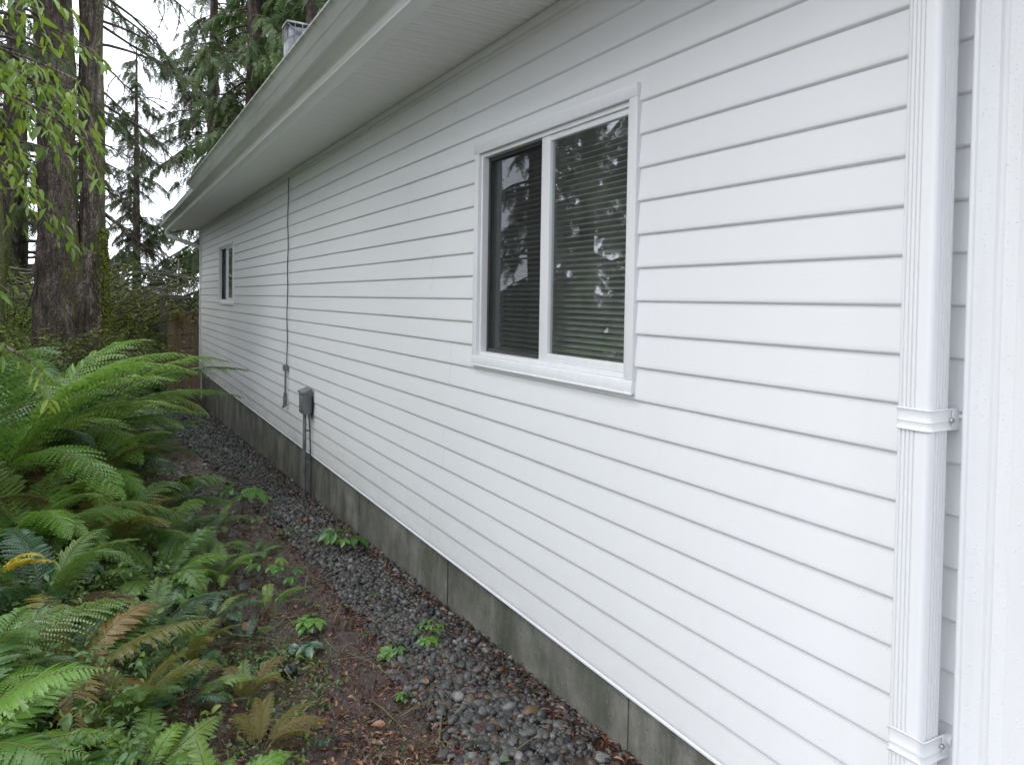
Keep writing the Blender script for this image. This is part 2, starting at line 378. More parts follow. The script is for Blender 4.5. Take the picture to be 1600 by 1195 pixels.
# ------------------------------------------------------------------ the house
DN, DB = 1.64, 1.6515            # siding nose and base planes
YN, YF = .875, 14.55            # siding starts at the near post, ends at the far corner
E_, Z1 = .1162, 1.6308          # exposure, height of one lap edge
ZB = Z1-12*E_; ZT = 2.850; NC = 22
house = empty('house', (0, 0, 0), 'long white house with horizontal vinyl lap siding, overhanging soffit and two sliding windows', 'house')
WIN = [(2.005, 3.27, 1.306, 2.395), (10.8, 12.25, 1.50, 2.41)]   # trim outlines (y0,y1,z0,z1)
OPN = [(a+.022, b-.022, c+.022, d-.022) for a, b, c, d in WIN]
def wav(y, k): return .0011*noise.noise(Vector((y*1.3, k*3.7, 0)))+.0005*noise.noise(Vector((y*5, k*1.7, 5)))
def clip_prof(pr, lo, hi):
    out = []
    for i in range(len(pr)-1):
        (xa, za), (xb, zb) = pr[i], pr[i+1]
        if zb-za < 1e-9:
            if lo <= za <= hi: out += [(xa, za), (xb, zb)]
            continue
        a, b = max(za, lo), min(zb, hi)
        if b > a+1e-6:
            L = lambda z: xa+(xb-xa)*(z-za)/(zb-za)
            out += [(L(a), a), (L(b), b)]
    res = []
    for p in out:
        if not res or abs(res[-1][0]-p[0])+abs(res[-1][1]-p[1]) > 1e-7: res.append(p)
    return res
def board(k, y0, y1, off, parent=house):
    z0 = ZB+k*E_; z1 = min(z0+E_+.0005, ZT-.03)
    pr = [(DB, z0-.001), (DB-.004, z0), (DN+.002, z0+.0034), (DN+.0006, z0+.0052), (DN, z0+.008), (DN+.0008, z0+.018), (DN+.0042, z0+.058), (DN+.0085, z0+.100), (DB-.0012, z1)]
    mb = MB(); cuts = sorted({y0, y1, *[c for o in OPN for c in o[:2] if y0 < c < y1]})
    for a, b in zip(cuts[:-1], cuts[1:]):
        mid = (a+b)/2; rngs = [(-9, 9)]
        for o in OPN:
            if o[0] < mid < o[1]: rngs = [(-9, o[2]), (o[3], 9)]
        n = max(1, int((b-a)/.22)); ys = np.linspace(a, b, n+1)
        for lo, hi in rngs:
            p = clip_prof(pr, lo, hi)
            if len(p) < 2: continue
            for j in range(n):
                mb.strip([(x-off-wav(ys[j], k), ys[j], z) for x, z in p], [(x-off-wav(ys[j+1], k), ys[j+1], z) for x, z in p])
    if not mb.v: return
    # panel end thickness
    mb.add([(DB, y0, z0), (DN-off, y0, z0+.01), (DB-off, y0, z1), (DB, y0, z1)], [(0, 1, 2, 3)])
    me = mb.mesh('siding_board', M['siding']); bm = bmesh.new(); bm.from_mesh(me)
    bmesh.ops.remove_doubles(bm, verts=bm.verts, dist=1e-5); bm.to_mesh(me); bm.free()
    me.shade_smooth(); me.set_sharp_from_angle(angle=R(32))
    link('siding_board', me, parent)
for k in range(NC+1):
    if ZB+k*E_ > ZT-.03: break
    rs = random.Random(k//2*13+1); s0 = YN+rs.uniform(1.2, 3.6); seams = [YN]
    s = s0
    while s < YF-.6:
        if not any(o[0]-.05 < s < o[1]+.05 for o in OPN): seams.append(s); s += 3.66
        else: s += .7
    seams.append(YF)
    z0 = ZB+k*E_
    for o in OPN:      # a course wholly beside a window is two boards
        if o[2] < z0 and z0+E_ < o[3]: seams += [o[0], o[1]]
    seams.sort()
    for i in range(len(seams)-1):
        if any(o[0]-1e-4 <= seams[i] and seams[i+1] <= o[1]+1e-4 and o[2] < z0 and z0+E_ < o[3] for o in OPN): continue
        board(k, seams[i], seams[i+1], .0005*((i+k//2) % 2))
MB().prism_y([(DN-.003, ZB-.011), (DN-.003, ZB-.003), (DN, ZB-.0005), (DB+.03, ZB-.0005), (DB+.03, ZB-.011)], YN-.1, YF+.02).build('starter_strip', M['trim'], house, bevel=.0015)
# sheathing behind the boards, with openings, and the rest of the house body
mb = MB()
ycuts = [.78, OPN[0][0], OPN[0][1], OPN[1][0], OPN[1][1], YF]
for i in range(5):
    a, b = ycuts[i], ycuts[i+1]
    if i in (1, 3):
        o = OPN[0 if i == 1 else 1]
        mb.box(DB+.001, DB+.12, a, b, ZB-.02, o[2]); mb.box(DB+.001, DB+.12, a, b, o[3], 3.0)
    else: mb.box(DB+.001, DB+.12, a, b, ZB-.02, 3.0)
mb.build('wall_core', M['room'], house)
for y, nrm in ((.74, -1), (YF+.03, 1)):       # end walls, lap siding round the corner
    mb = MB()
    for k in range(NC+1):
        z0 = ZB+k*E_; mb.add([(1.70, y+nrm*.013, z0), (9.6, y+nrm*.013, z0), (9.6, y, z0+E_), (1.70, y, z0+E_), (1.70, y, z0), (9.6, y, z0)], [(0, 1, 2, 3), (0, 4, 5, 1)])
    mb.build('end_wall', M['siding'], house)
# foundation: cast in board-marked panels, each panel edge a recessed joint
ys = [.8]; rs = random.Random(4)
while ys[-1] < YF-.3: ys.append(min(YF-.02, ys[-1]+rs.choice([.61, .61, .62, .95, 1.22])))
ys[-1] = YF-.02
for a, b in zip(ys[:-1], ys[1:]):
    mb = MB(); x0 = DB+.004+rs.uniform(0, .006); n = max(4, int((b-a)/.06)); A = []; rows = 7
    for j in range(rows):
        z = ZB-.011-.0008-(j/(rows-1))*(.95)
        A.append([(x0+.0015*noise.noise(Vector((y*5, z*3, 1)))+(.004 if i in (0, n) else 0), y, z) for i, y in enumerate(np.linspace(a+.001, b-.001, n+1))])
    for j in range(rows-1): mb.strip(A[j], A[j+1])
    mb.strip([(DB+.2, y, A[0][0][2]) for _, y, _ in A[0]], A[0])
    mb.build('foundation_panel', M['concrete'], house)
MB().box(DB+.014, DB+.2, .8, YF-.03, -1.2, ZB-.02).build('foundation', M['concrete'], house)
# top trim where wall meets soffit
MB().prism_y([(DN-.018, ZT-.036), (DN-.014, ZT-.040), (DN-.002, ZT-.040), (DN+.012, ZT-.030), (DN+.012, ZT-.002), (DN-.014, ZT-.002), (DN-.018, ZT-.006)], YN-.05, YF+.02).build('frieze_trim', M['trim'], house)
# soffit boards, 15.3 cm, each with a V groove edge and a lapped seam
SX0 = 1.165; mb = MB(); W = .1545
prof = [(0, .016), (.008, 0), (.0265, 0), (.0305, .008), (.033, 0), (.0695, 0), (.0765, .016), (.0845, 0), (.1065, 0), (.1105, .008), (.1145, 0), (W-.008, 0), (W, .016)]
prof2 = [(y, z*1.4 if z > .009 else z) for y, z in prof]
mb.strip([(SX0, y, z) for y, z in prof], [(DB-.035, y, z) for y, z in prof]); mb.strip([(DB-.035, y, z) for y, z in prof], [(DB, y, z) for y, z in prof2])
me = mb.mesh('soffit_board', M['soffit'], True, angle=20)
for i in range(97):
    y = .05+i*W
    if y < 15.15: link('soffit_board', me, house, (0, y, ZT+random.uniform(-.0007, .0007)))
MB().box(SX0, DB+.1, 0, 15.3, ZT+.024, ZT+.030).build('soffit_backing', M['black'], house)
MB().box(DB+.1, 9.6, 0, 15.3, ZT+.004, ZT+.02).build('ceiling', M['soffit'], house)
GE = 15.3
MB().prism_y([(SX0-.006, ZT-.012), (SX0+.022, ZT-.012), (SX0+.022, ZT-.009), (SX0+.0, ZT-.009), (SX0+.0, 3.02), (SX0-.006, 3.02)], 0, GE).build('fascia', M['gutter'], house)
gp = [(1.158, 3.0), (1.158, 2.823), (1.100, 2.823), (1.090, 2.827), (1.088, 2.836), (1.094, 2.841), (1.089, 2.845), (1.087, 2.852), (1.086, 2.860), (1.083, 2.868), (1.075, 2.876), (1.062, 2.884), (1.046, 2.890), (1.034, 2.896), (1.026, 2.901), (1.008, 2.905), (1.000, 2.915), (.998, 2.96), (.992, 2.965), (.992, 2.972), (1.004, 2.972)]
mb = MB(); YS = np.linspace(0, GE, 60)
for a, b in zip(YS[:-1], YS[1:]):
    d = lambda y: .0025*noise.noise(Vector((0, y*.8, 2)))+(.03*sm((y-14.3)/1.1))*0
    mb.strip([(x+d(a), a, z) for x, z in gp], [(x+d(b), b, z) for x, z in gp])
gut = mb.mesh('gutter', M['gutter']); bm = bmesh.new(); bm.from_mesh(gut); bmesh.ops.remove_doubles(bm, verts=bm.verts, dist=1e-5); bm.to_mesh(gut); bm.free()
gut.shade_smooth(); gut.set_sharp_from_angle(angle=R(28)); link('gutter', gut, house)
mb = MB(); cap = [(x, GE, z) for x, z in gp[1:19]]; mb.add(cap, [tuple(range(len(cap)))]); mb.build('gutter_end_cap', M['gutter'], house)
mb = MB(); CE = 9.6
YS = np.linspace(0, CE, 40)
cp = [(1.15, 2.985), (1.012, 2.980), (1.000, 2.898), (1.006, 2.893), (.998, 2.894), (.960, 2.926), (.957, 2.926), (.914, 2.966), (.905, 2.969), (.903, 2.978), (.912, 2.984), (1.05, 3.03)]
for a, b in zip(YS[:-1], YS[1:]):
    d = lambda y: .003*noise.noise(Vector((0, y*1.1, 9)))
    mb.strip([(x+d(a), a, z+d(a)) for x, z in cp], [(x+d(b), b, z+d(b)) for x, z in cp])
mb.add([(x, CE, z) for x, z in cp[2:]], [tuple(range(len(cp)-2))])
me = mb.mesh('gutter_cover', M['cover']); bm = bmesh.new(); bm.from_mesh(me); bmesh.ops.remove_doubles(bm, verts=bm.verts, dist=1e-5); bm.to_mesh(me); bm.free(); me.shade_smooth(); me.set_sharp_from_angle(angle=R(28)); link('gutter_cover', me, house)
# roof, one slope each way, with shingle courses
rf = MB(); RS = .34
for i in range(32):
    xa = 1.04+i*.14; xb = xa+.15
    rf.add([(xa, -.02, 3.03+(xa-1.04)*RS), (xa, GE+.02, 3.03+(xa-1.04)*RS), (xa, GE+.02, 3.038+(xa-1.04)*RS), (xa, -.02, 3.038+(xa-1.04)*RS), (xb, -.02, 3.033+(xb-1.04)*RS), (xb, GE+.02, 3.033+(xb-1.04)*RS)],
           [(0, 1, 2, 3), (3, 2, 5, 4)])
roof = rf.build('roof', M['shingle'], house)
MB().add([(5.52, -.02, 4.55), (5.52, GE+.02, 4.55), (10.0, GE+.02, 3.03), (10.0, -.02, 3.03)], [(0, 1, 2, 3)]).build('roof', M['shingle'], house)
for y in (.0, GE-.01): MB().add([(SX0, y, ZT+.02), (9.9, y, ZT+.02), (9.9, y, 3.0), (5.52, y, 4.53), (SX0, y, 3.05)], [(0, 1, 2, 3, 4)]).build('gable', M['trim'], house)
# chimney
ch = MB().box(2.40, 2.70, 10.98, 11.28, 3.4, 5.42).build('chimney', M['flue'], house, bevel=.008)
cm = MB()
for a in (0, 1):
    for j in range(4):
        cm.tube([(2.39+j*.107, 10.97+a*.32, 5.40), (2.39+j*.107, 10.97+a*.32, 5.64)], .007, 5); cm.tube([(2.39+a*.32, 10.97+j*.107, 5.40), (2.39+a*.32, 10.97+j*.107, 5.64)], .007, 5)
cm.tube([(2.39, 10.968, 5.42), (2.71, 10.968, 5.62)], .008, 5).tube([(2.71, 10.968, 5.42), (2.39, 10.968, 5.62)], .008, 5)
cm.box(2.375, 2.725, 10.955, 11.305, 5.64, 5.665)
cm.box(2.42, 2.68, 11.0, 11.26, 5.42, 5.60)
cm.build('flue_cap', M['flue'], ch)

# corner posts -------------------------------------------------------------
def post(name, prof, z0, z1):
    n = len(prof); vs = [(x, y, z0) for x, y in prof]+[(x, y, z1) for x, y in prof]
    mb = MB().add(vs, [(i, i+1, n+i+1, n+i) for i in range(n-1)]+[tuple(range(n))])
    return mb.build(name, M['trim'], house, smooth=True)
post('corner_post', [(DB, .878), (1.622, .878), (1.619, .876), (1.617, .872), (1.618, .866), (1.622, .863), (1.622, .824), (1.619, .820), (1.606, .812), (1.602, .809), (1.6, .804), (1.602, .798), (1.604, .7965), (1.604, .770), (1.601, .766), (1.599, .762), (1.599, .704), (1.603, .700), (1.66, .700), (1.70, .702), (1.70, .722)], ZB-.02, ZT-.001)
post('corner_post', [(DB, YF-.012), (1.628, YF-.012), (1.622, YF-.008), (1.618, YF+.0), (1.618, YF+.07), (1.624, YF+.076), (1.68, YF+.076), (1.70, YF+.05)], ZB-.02, ZT-.001)

# downspout ----------------------------------------------------------------
def spout(name, x0, x1, y0, y1, zs, parent, ribs=True):
    cor = []
    rad = .011
    def rib(a, b, n, fixed, ax, sgn):
        out = []
        L = b-a
        for i in range(n):
            c = a+L*(i+.5)/n; h = L/n*.5*.96
            for t, d in ((-1, 0), (-.7, .0036), (-.2, .0036), (.15, 0)): out.append((c+h*t, d))
        return [((fixed+sgn*d, p) if ax == 'y' else (p, fixed+sgn*d)) for p, d in out]
    P = []
    # front face (x=x0) from far to near, near face (y=y0) to the wall, then back
    fr = rib(y1-rad, y0+rad+.014, 4, x0, 'y', 1); P += fr
    for i in range(7): a = PI+PI/2*i/6; P.append((x0+rad+rad*math.cos(a), y0+rad+rad*math.sin(a)))
    P += rib(x0+rad+.012, x1-rad, 4, y0, 'x', 1)
    for i in range(5): a = 1.5*PI+PI/2*i/4; P.append((x1-rad+rad*math.cos(a), y0+rad+rad*math.sin(a)))
    for i in range(5): a = PI/2*i/4; P.append((x1-rad+rad*math.cos(a), y1-rad+rad*math.sin(a)))
    for i in range(5): a = PI/2+PI/2*i/4; P.append((x0+rad+rad*math.cos(a), y1-rad+rad*math.sin(a)))
    mb = MB(); n = len(P)
    for z, z2 in zip(zs[:-1], zs[1:]):
        mb.add([(x, y, z) for x, y in P]+[(x, y, z2) for x, y in P], [(i, (i+1) % n, n+(i+1) % n, n+i) for i in range(n)])
    mb.add([(x, y, zs[0]) for x, y in P], [tuple(range(n))])
    me = mb.mesh(name, M['metal_white']); bm = bmesh.new(); bm.from_mesh(me); bmesh.ops.remove_doubles(bm, verts=bm.verts, dist=1e-6); bm.to_mesh(me); bm.free()
    me.shade_smooth(); me.set_sharp_from_angle(angle=R(50)); return link(name, me, parent)
DX0, DX1, DY0, DY1 = 1.540, 1.618, .902, .976
ds = spout('downspout', DX0, DX1, DY0, DY1, [-.02, .4, 1.0, 1.6, 2.2, 2.62], house)
MB().tube([(1.58, .94, 2.60), (1.57, .94, 2.66), (1.45, .94, 2.71), (1.25, .94, 2.77), (1.14, .94, 2.80), (1.12, .94, 2.84)], .042, 12).build('elbow', M['metal_white'], ds, smooth=True)
def strap(zc, kind):
    g = .0018; a, b, c, d = DX0-g, DX1+.004, DY0-g, DY1+g; rad = .013; P = []
    P.append((DB, d+.010)); P.append((b-.006, d+.010)) if kind else P.append((b, d+.004))
    P.append((b-.012, d))
    for i in range(6): t = PI/2+PI/2*i/5; P.append((a+rad+rad*math.cos(t), d-rad+rad*math.sin(t)))
    for i in range(6): t = PI+PI/2*i/5; P.append((a+rad+rad*math.cos(t), c+rad+rad*math.sin(t)))
    P.append((b, c)); P.append((b+.02, c-.002))
    h = .024 if kind == 0 else .027; mb = MB()
    zp = [(-h, .0), (-h, .0022), (-h+.002, .003), (-h+.005, .0015), (-h+.007, .0005), (-h+.018, .0003), (-h+.020, .0014), (-h+.022, .0003), (h-.007, .0005), (h-.005, .0015), (h-.002, .003), (h, .0022), (h, 0)]
    def outw(i):
        p, q = P[max(i-1, 0)], P[min(i+1, len(P)-1)]; t = Vector((q[0]-p[0], q[1]-p[1])).normalized(); return Vector((t.y, -t.x))
    rows = []
    for i, p in enumerate(P):
        o = outw(i)
        if o.dot(Vector((p[0]-(a+b)/2, p[1]-(c+d)/2))) < 0: o = -o
        til = -.006*math.sin(i*.5) if kind else 0
        rows.append([(p[0]+o.x*dd, p[1]+o.y*dd, zc+zz+til) for zz, dd in zp])
    for i in range(len(rows)-1): mb.strip(rows[i], rows[i+1])
    s = mb.build('strap', M['metal_white'], ds, smooth=True)
    # tab that runs back to the wall with its screw
    tb = MB().box(b-.004, DB, c-.004, c-.0015, zc-h*.8, zc+h*.8)
    tb.tube([(DB-.004, c-.003, zc+h*.2), (DB-.004, c-.012, zc+h*.2)], .014 if kind else .006, 14); tb.build('strap_tab', M['metal_white'], ds, bevel=.001)
    mb = MB(); x = b-.006
    mb.tube([(x, c-.003, zc-.002), (x, c-.0075, zc-.002)], [.0065, .0055], 12); mb.build('screw', M['screw'], ds, smooth=True)
strap(1.385, 0); strap(.665, 1)
# far downspout elbow that crosses under the eave
fd = MB().tube([(1.10, 15.1, 2.82), (1.12, 15.1, 2.74), (1.5, 14.80, 2.58), (1.68, 14.70, 2.50), (1.70, 14.70, 2.3), (1.70, 14.70, -.3)], .042, 10).build('far_downspout', M['metal_white'], house, smooth=True)
fd['label'] = 'slanting white downspout leader at the far corner'

# windows --------------------------------------------------------------------
def window(i, slats, label, split):
    y0, y1, z0, z1 = WIN[i]; wn = empty('window'); wn.parent = house; wn['label'] = label
    T = .047; xf = DN-.012
    tr = MB
    def part(nm, mb, mat=M['trim'], bev=.002): return mb.build(nm, mat, wn, bevel=bev)
    part('trim', MB().prism_y([(xf+.002, z1-T), (xf, z1-T+.006), (xf-.003, z1-.012), (xf-.001, z1), (DB, z1), (DB, z1-T)], y0, y1), bev=.0012)
    part('trim', MB().prism_y([(xf-.001, z0), (xf-.003, z0+.012), (xf, z0+T-.006), (xf+.002, z0+T), (DB, z0+T), (DB, z0)], y0, y1), bev=.0012)
    part('trim', MB().box(xf+.001, DB, y0+.0005, y0+T, z0+T+.0006, z1-T-.0006)); part('trim', MB().box(xf+.001, DB, y1-T, y1-.0005, z0+T+.0006, z1-T-.0006))
    part('sill_lip', MB().box(xf-.006, xf+.003, y0-.002, y1+.002, z0-.004, z0+.0035))
    a, b, c, d = y0+T, y1-T, z0+T, z1-T; fw = .020
    part('frame', MB().box(DN+.004, DN+.075, a+.0005, a+fw, c+.0005, d-.0005)); part('frame', MB().box(DN+.004, DN+.075, b-fw, b-.0005, c+.0005, d-.0005))
    part('frame', MB().box(DN+.006, DN+.075, a+fw+.0004, b-fw-.0004, d-fw, d-.0006))
    part('frame', MB().box(DN+.006, DN+.075, a+fw+.0004, b-fw-.0004, c+.0006, c+fw))
    a += fw; b -= fw; c += fw; d -= fw; ms = a+(b-a)*split
    # near sash (fixed pane, white)
    s = .024
    for bxs in ((a+.0006, a+s*.6, c+.0006, d-.0006), (ms-.032, ms+.034, c+.0006, d-.0006)):
        part('sash', MB().box(DN+.014, DN+.040, *bxs))
    part('sash', MB().box(DN+.016, DN+.040, a+s*.6+.0003, ms-.0323, c+.0008, c+s+.008)); part('sash', MB().box(DN+.016, DN+.040, a+s*.6+.0003, ms-.0323, d-s, d-.0008))
    MB().box(DN+.028, DN+.032, a+s*.5, ms-.03, c+s+.002, d-s+.002).build('pane', M['glass'], wn)
    # far sash with its dark screen
    q = .018
    for bxs in ((ms+.0345, ms+.0345+q*.6, c+.001, d-.001), (b-q, b-.0006, c+.001, d-.001)):
        part('screen_frame', MB().box(DN+.036, DN+.05, *bxs), M['screen_frame'])
    part('screen_frame', MB().box(DN+.037, DN+.05, ms+.0347+q*.6, b-q-.0003, c+.0012, c+q), M['screen_frame']); part('screen_frame', MB().box(DN+.037, DN+.05, ms+.0347+q*.6, b-q-.0003, d-q, d-.0012), M['screen_frame'])
    MB().add([(DN+.042, ms+.04, c+.01), (DN+.042, b-.01, c+.01), (DN+.042, b-.01, d-.01), (DN+.042, ms+.04, d-.01)], [(0, 1, 2, 3)]).build('insect_screen', M['screen'], wn)
    MB().box(DN+.056, DN+.060, ms-.03, b-.002, c+.002, d-.002).build('pane', M['glass'], wn)
    # inside: dark room, blinds
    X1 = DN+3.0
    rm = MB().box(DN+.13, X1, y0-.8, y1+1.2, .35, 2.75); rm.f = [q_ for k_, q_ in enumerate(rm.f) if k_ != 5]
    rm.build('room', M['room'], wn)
    MB().box(DN+.076, DN+.13, a-.03, a+.002, c-.02, d+.02).build('jamb', M['trim'], wn); MB().box(DN+.076, DN+.13, b-.002, b+.03, c-.02, d+.02).build('jamb', M['trim'], wn)
    sl = MB(); wd = .0125
    sl.strip([(-wd, a+.05, -.0055), (-.004, a+.05, .0005), (.004, a+.05, .003), (wd, a+.05, .0075)], [(-wd, b-.01, -.0055), (-.004, b-.01, .0005), (.004, b-.01, .003), (wd, b-.01, .0075)])
    me = sl.mesh('slat', M['blind'], True); n = slats
    for j in range(n): link('slat', me, wn, (DN+.105, 0, c+.02+(d-c-.06)*j/(n-1)), (0, R(random.uniform(-2, 2)), 0))
    return wn
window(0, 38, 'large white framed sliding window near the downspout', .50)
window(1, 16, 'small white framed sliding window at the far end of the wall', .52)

# ------------------------------------------------------------------ fixtures on the wall
ub = empty('utility_box', (1.64, 6.48, .60), 'weathered grey electrical box on the siding with a pipe running down into the gravel', 'electrical box')
bx_ = lambda mb, nm, mat, bev=0, sm_=False: mb.build(nm, mat, ub, bevel=bev, smooth=sm_)
bx_(MB().box(-.085, -.013, -.085, .085, 0, .20), 'enclosure', M['grey_box'], .004)
bx_(MB().add([(-.096, -.092, .196), (-.013, -.092, .225), (-.013, .092, .225), (-.096, .092, .196), (-.096, -.092, .178), (-.013, -.092, .190), (-.013, .092, .190), (-.096, .092, .178)], [(0, 1, 2, 3), (4, 7, 6, 5), (0, 4, 5, 1), (1, 5, 6, 2), (2, 6, 7, 3), (3, 7, 4, 0)]), 'lid', M['grey_box'], .003)
bx_(MB().box(-.0128, -.004, -.10, .075, -.01, .15), 'dark_slab', M['black'], .002)  # thin black slab behind the enclosure, reaching past its near side
bx_(MB().box(-.089, -.0855, -.06, .06, .03, .16), 'door_panel', M['grey_box'], .001)
bx_(MB().tube([(-.045, .035, .01), (-.045, .035, -.3), (-.043, .036, -.85)], .0165, 12), 'conduit', M['grey_box'], 0, True)
bx_(MB().tube([(-.03, -.06, .01), (-.03, -.06, -.04)], .014, 10), 'connector', M['grey_box'], 0, True)
bx_(MB().tube([(-.03, -.06, -.03), (-.022, -.062, -.15), (-.018, -.066, -.3), (-.012, -.07, -.5), (-.014, -.075, -.7), (-.02, -.078, -.86)], .006, 8), 'cable', M['dark_cable'], 0, True)
for yy in (-.05, .05): bx_(MB().tube([(-.088, yy, .148), (-.0925, yy, .148)], .0045, 8), 'screw', M['screw'])
bx_(MB().box(-.094, -.089, -.012, .012, .036, .052), 'latch', M['screw'], .001)
for z in (-.16, -.44): bx_(MB().box(-.03, -.012, -.005, .066, z-.006, z+.006), 'pipe_clip', M['grey_box'], .001)
wc = empty('wall_cable', (1.632, 7.40, .92), 'thin dark cable running straight down the siding from the soffit into a short grey tube', 'cable')
pts = [(.02, .02, 1.91), (.008, .01, 1.90), (-.002, -.01, 1.82)]+[(-.003+.003*math.sin(i*1.7), -.01+.006*math.sin(i*.8), 1.82-i*.128) for i in range(1, 15)]
MB().tube(pts, .0055, 6).build('cable', M['dark_cable'], wc, smooth=True)
MB().box(-.035, .004, -.035, .035, -.03, .03).build('clip_box', M['grey_box'], wc, bevel=.003)
MB().tube([(-.014, 0, -.02), (-.014, 0, -.27)], .010, 10).build('sleeve', M['grey_box'], wc, smooth=True)
MB().tube([(-.014, 0, -.24), (-.016, 0, -.26), (-.018, 0, -.38)], [.012, .017, .019], 10).build('boot', M['grey_box'], wc, smooth=True)
MB().tube([(-.014, .0, -.375), (-.03, .03, -.395)], .012, 8).build('plug', M['grey_box'], wc, smooth=True)

# rain drops on the near siding, post and downspout: nobody could count them
def ico(sub):
    bm = bmesh.new(); bmesh.ops.create_icosphere(bm, subdivisions=sub, radius=1); V = np.array([v.co[:] for v in bm.verts]); Fc = np.array([[v.index for v in f_.verts] for f_ in bm.faces]); bm.free(); return V, Fc
iv1, if1 = ico(2); iv0, if0 = ico(1); iv2, if2 = ico(3)
P = []; N = []; sc = []
def drop(p, n, s): P.append(p); N.append(n); sc.append(s)
for _ in range(3600):
    t = random.random(); y = .98+1.6*random.random()**1.9; z = random.uniform(.35, 2.6)
    if 1.99 < y < 3.28 and 1.29 < z < 2.41: continue
    if noise.noise(Vector((y*2.2, z*2.2, 3))) < -.02+.35*random.random()-.15: continue
    fr_ = ((z-ZB) % E_)/E_; x = DN+.0004+(.0055*min(1, fr_/.5) if fr_ < .5 else .0055+.0045*(fr_-.5)/.5)
    drop((x-.0008, y, z), (-1, 0, 0), random.uniform(.0006, .0017)*(1.2 if random.random() < .1 else 1))
for _ in range(1500):
    z = random.uniform(.3, 2.6)
    if random.random() < .55: drop((DX0+.0005+random.uniform(0, .003), DY0+.008+random.random()*.022, z), (-1, -.4, 0), random.uniform(.0006, .0017))
    else: drop((DX0+.015+random.random()*.05, DY0+.0005, z), (0, -1, 0), random.uniform(.0006, .0014))
for _ in range(1300):
    z = random.uniform(.3, 2.7); y, x = random.choice([(random.uniform(.826, .861), 1.6215), (random.uniform(.772, .796), 1.6035), (random.uniform(.706, .76), 1.5985)])
    drop((x, y, z), (-1, 0, 0), random.uniform(.0006, .0016))
P = np.array(P); N = np.array(N, float); sc = np.array(sc)
Rm = frames(N, np.tile([0, 0, 1.], (len(N), 1)))
Sc = np.stack([sc*.55, sc, sc*rng.uniform(1, 1.7, len(sc))], 1)
v, fc = scatter(iv0, if0, P, Rm, Sc)
d = link('water_droplets', npmesh('water_droplets', v, fc, M['water'], True))
tag(d, 'rain droplets, whitened to imitate their glints, clinging to the near siding, downspout and corner post', 'water droplets', kind='stuff')

# ------------------------------------------------------------------ gravel strip
def pebble_variants(base_v, n, amp=.22):
    out = []
    for i in range(n):
        o = Vector((i*7.3, i*3.1, 0)); out.append(np.array([np.array(p)*(1+amp*noise.noise(Vector(p)*1.1+o)+amp*.35*noise.noise(Vector(p)*2.6+o)) for p in base_v]))
    return out
def gravel_edge(y):      # left limit of the gravel
    pts_ = [(1.5, 1.08), (2.3, 1.17), (2.8, 1.24), (3.6, 1.31), (4.6, 1.30), (6, 1.26), (9, 1.15), (12, .95), (15, .5), (17, .3)]
    for (a, x1), (b, x2) in zip(pts_[:-1], pts_[1:]):
        if y <= b: return x1+(x2-x1)*(y-a)/(b-a)+.05*noise.noise(Vector((0, y*2.2, 0)))
    return .3
def rgbs(n):
    pal = np.array([(.085, .083, .078), (.12, .118, .11), (.17, .167, .155), (.05, .05, .05), (.29, .285, .27), (.14, .10, .07), (.09, .10, .085), (.025, .025, .026)])
    c = pal[rng.choice(len(pal), n, p=[.2, .2, .15, .17, .06, .07, .08, .07])]; return c*rng.uniform(.45, 1.05, (n, 1))
AV, AF, AC = [], [], []; voff = 0
def pebbles(count, y0, y1, base, size, soft=.13, amp=.22):
    global voff
    var = pebble_variants(base[0], 9, amp)
    for vi, tv in enumerate(var):
        n = count//9; P = []; S_ = []
        while len(P) < n:
            y = random.uniform(y0, y1); e = gravel_edge(y)
            x = random.uniform(e-.12, 1.665)
            if x < e and random.random() > math.exp((x-e)/soft): continue
            # leaf-mould strip right against the wall
            if x > 1.56 and random.random() < .45: continue
            s = size*min(1.9, random.lognormvariate(0, .38))*(1.05 if x < 1.5 else .9)
            P.append((x, y, gz(x, y)+s*random.uniform(-.1, .75))); S_.append(s)
        P = np.array(P); S_ = np.array(S_)
        th = rng.uniform(0, 2*PI, n); fw = np.stack([np.cos(th), np.sin(th), rng.normal(0, .25, n)], 1)
        up = np.tile([0, 0, 1.], (n, 1))+rng.normal(0, .3, (n, 3)); Rm = frames(fw, up)
        Sc = S_[:, None]*np.stack([rng.uniform(1.0, 1.5, n), rng.uniform(.75, 1.05, n), rng.uniform(.5, .8, n)], 1)
        v, fc = scatter(tv, base[1], P, Rm, Sc); AV.append(v); AF.append(fc+voff); AC.append(np.repeat(rgbs(n), len(tv), 0)); voff += len(v)
pebbles(1800, 1.7, 3.1, (iv1, if1), .0125); pebbles(3600, 1.7, 3.6, (iv1, if1), .0075)
pebbles(5200, 3.1, 5.4, (iv0, if0), .0115); pebbles(7500, 5.2, 9.2, (iv0, if0), .0125)
ivt = np.array([(1, 0, 0), (-1, 0, 0), (0, 1, 0), (0, -1, 0), (0, 0, 1), (0, 0, -1)], float); ift = np.array([(4, 0, 2), (4, 2, 1), (4, 1, 3), (4, 3, 0), (5, 2, 0), (5, 1, 2), (5, 3, 1), (5, 0, 3)])
pebbles(9000, 9.0, 16.0, (ivt, ift), .018)
g = link('gravel', npmesh('gravel', np.concatenate(AV), np.concatenate(AF), M['pebble'], True, col=np.concatenate(AC)))
tag(g, 'wet grey river gravel in the drip strip along the concrete foundation', 'gravel', kind='stuff')

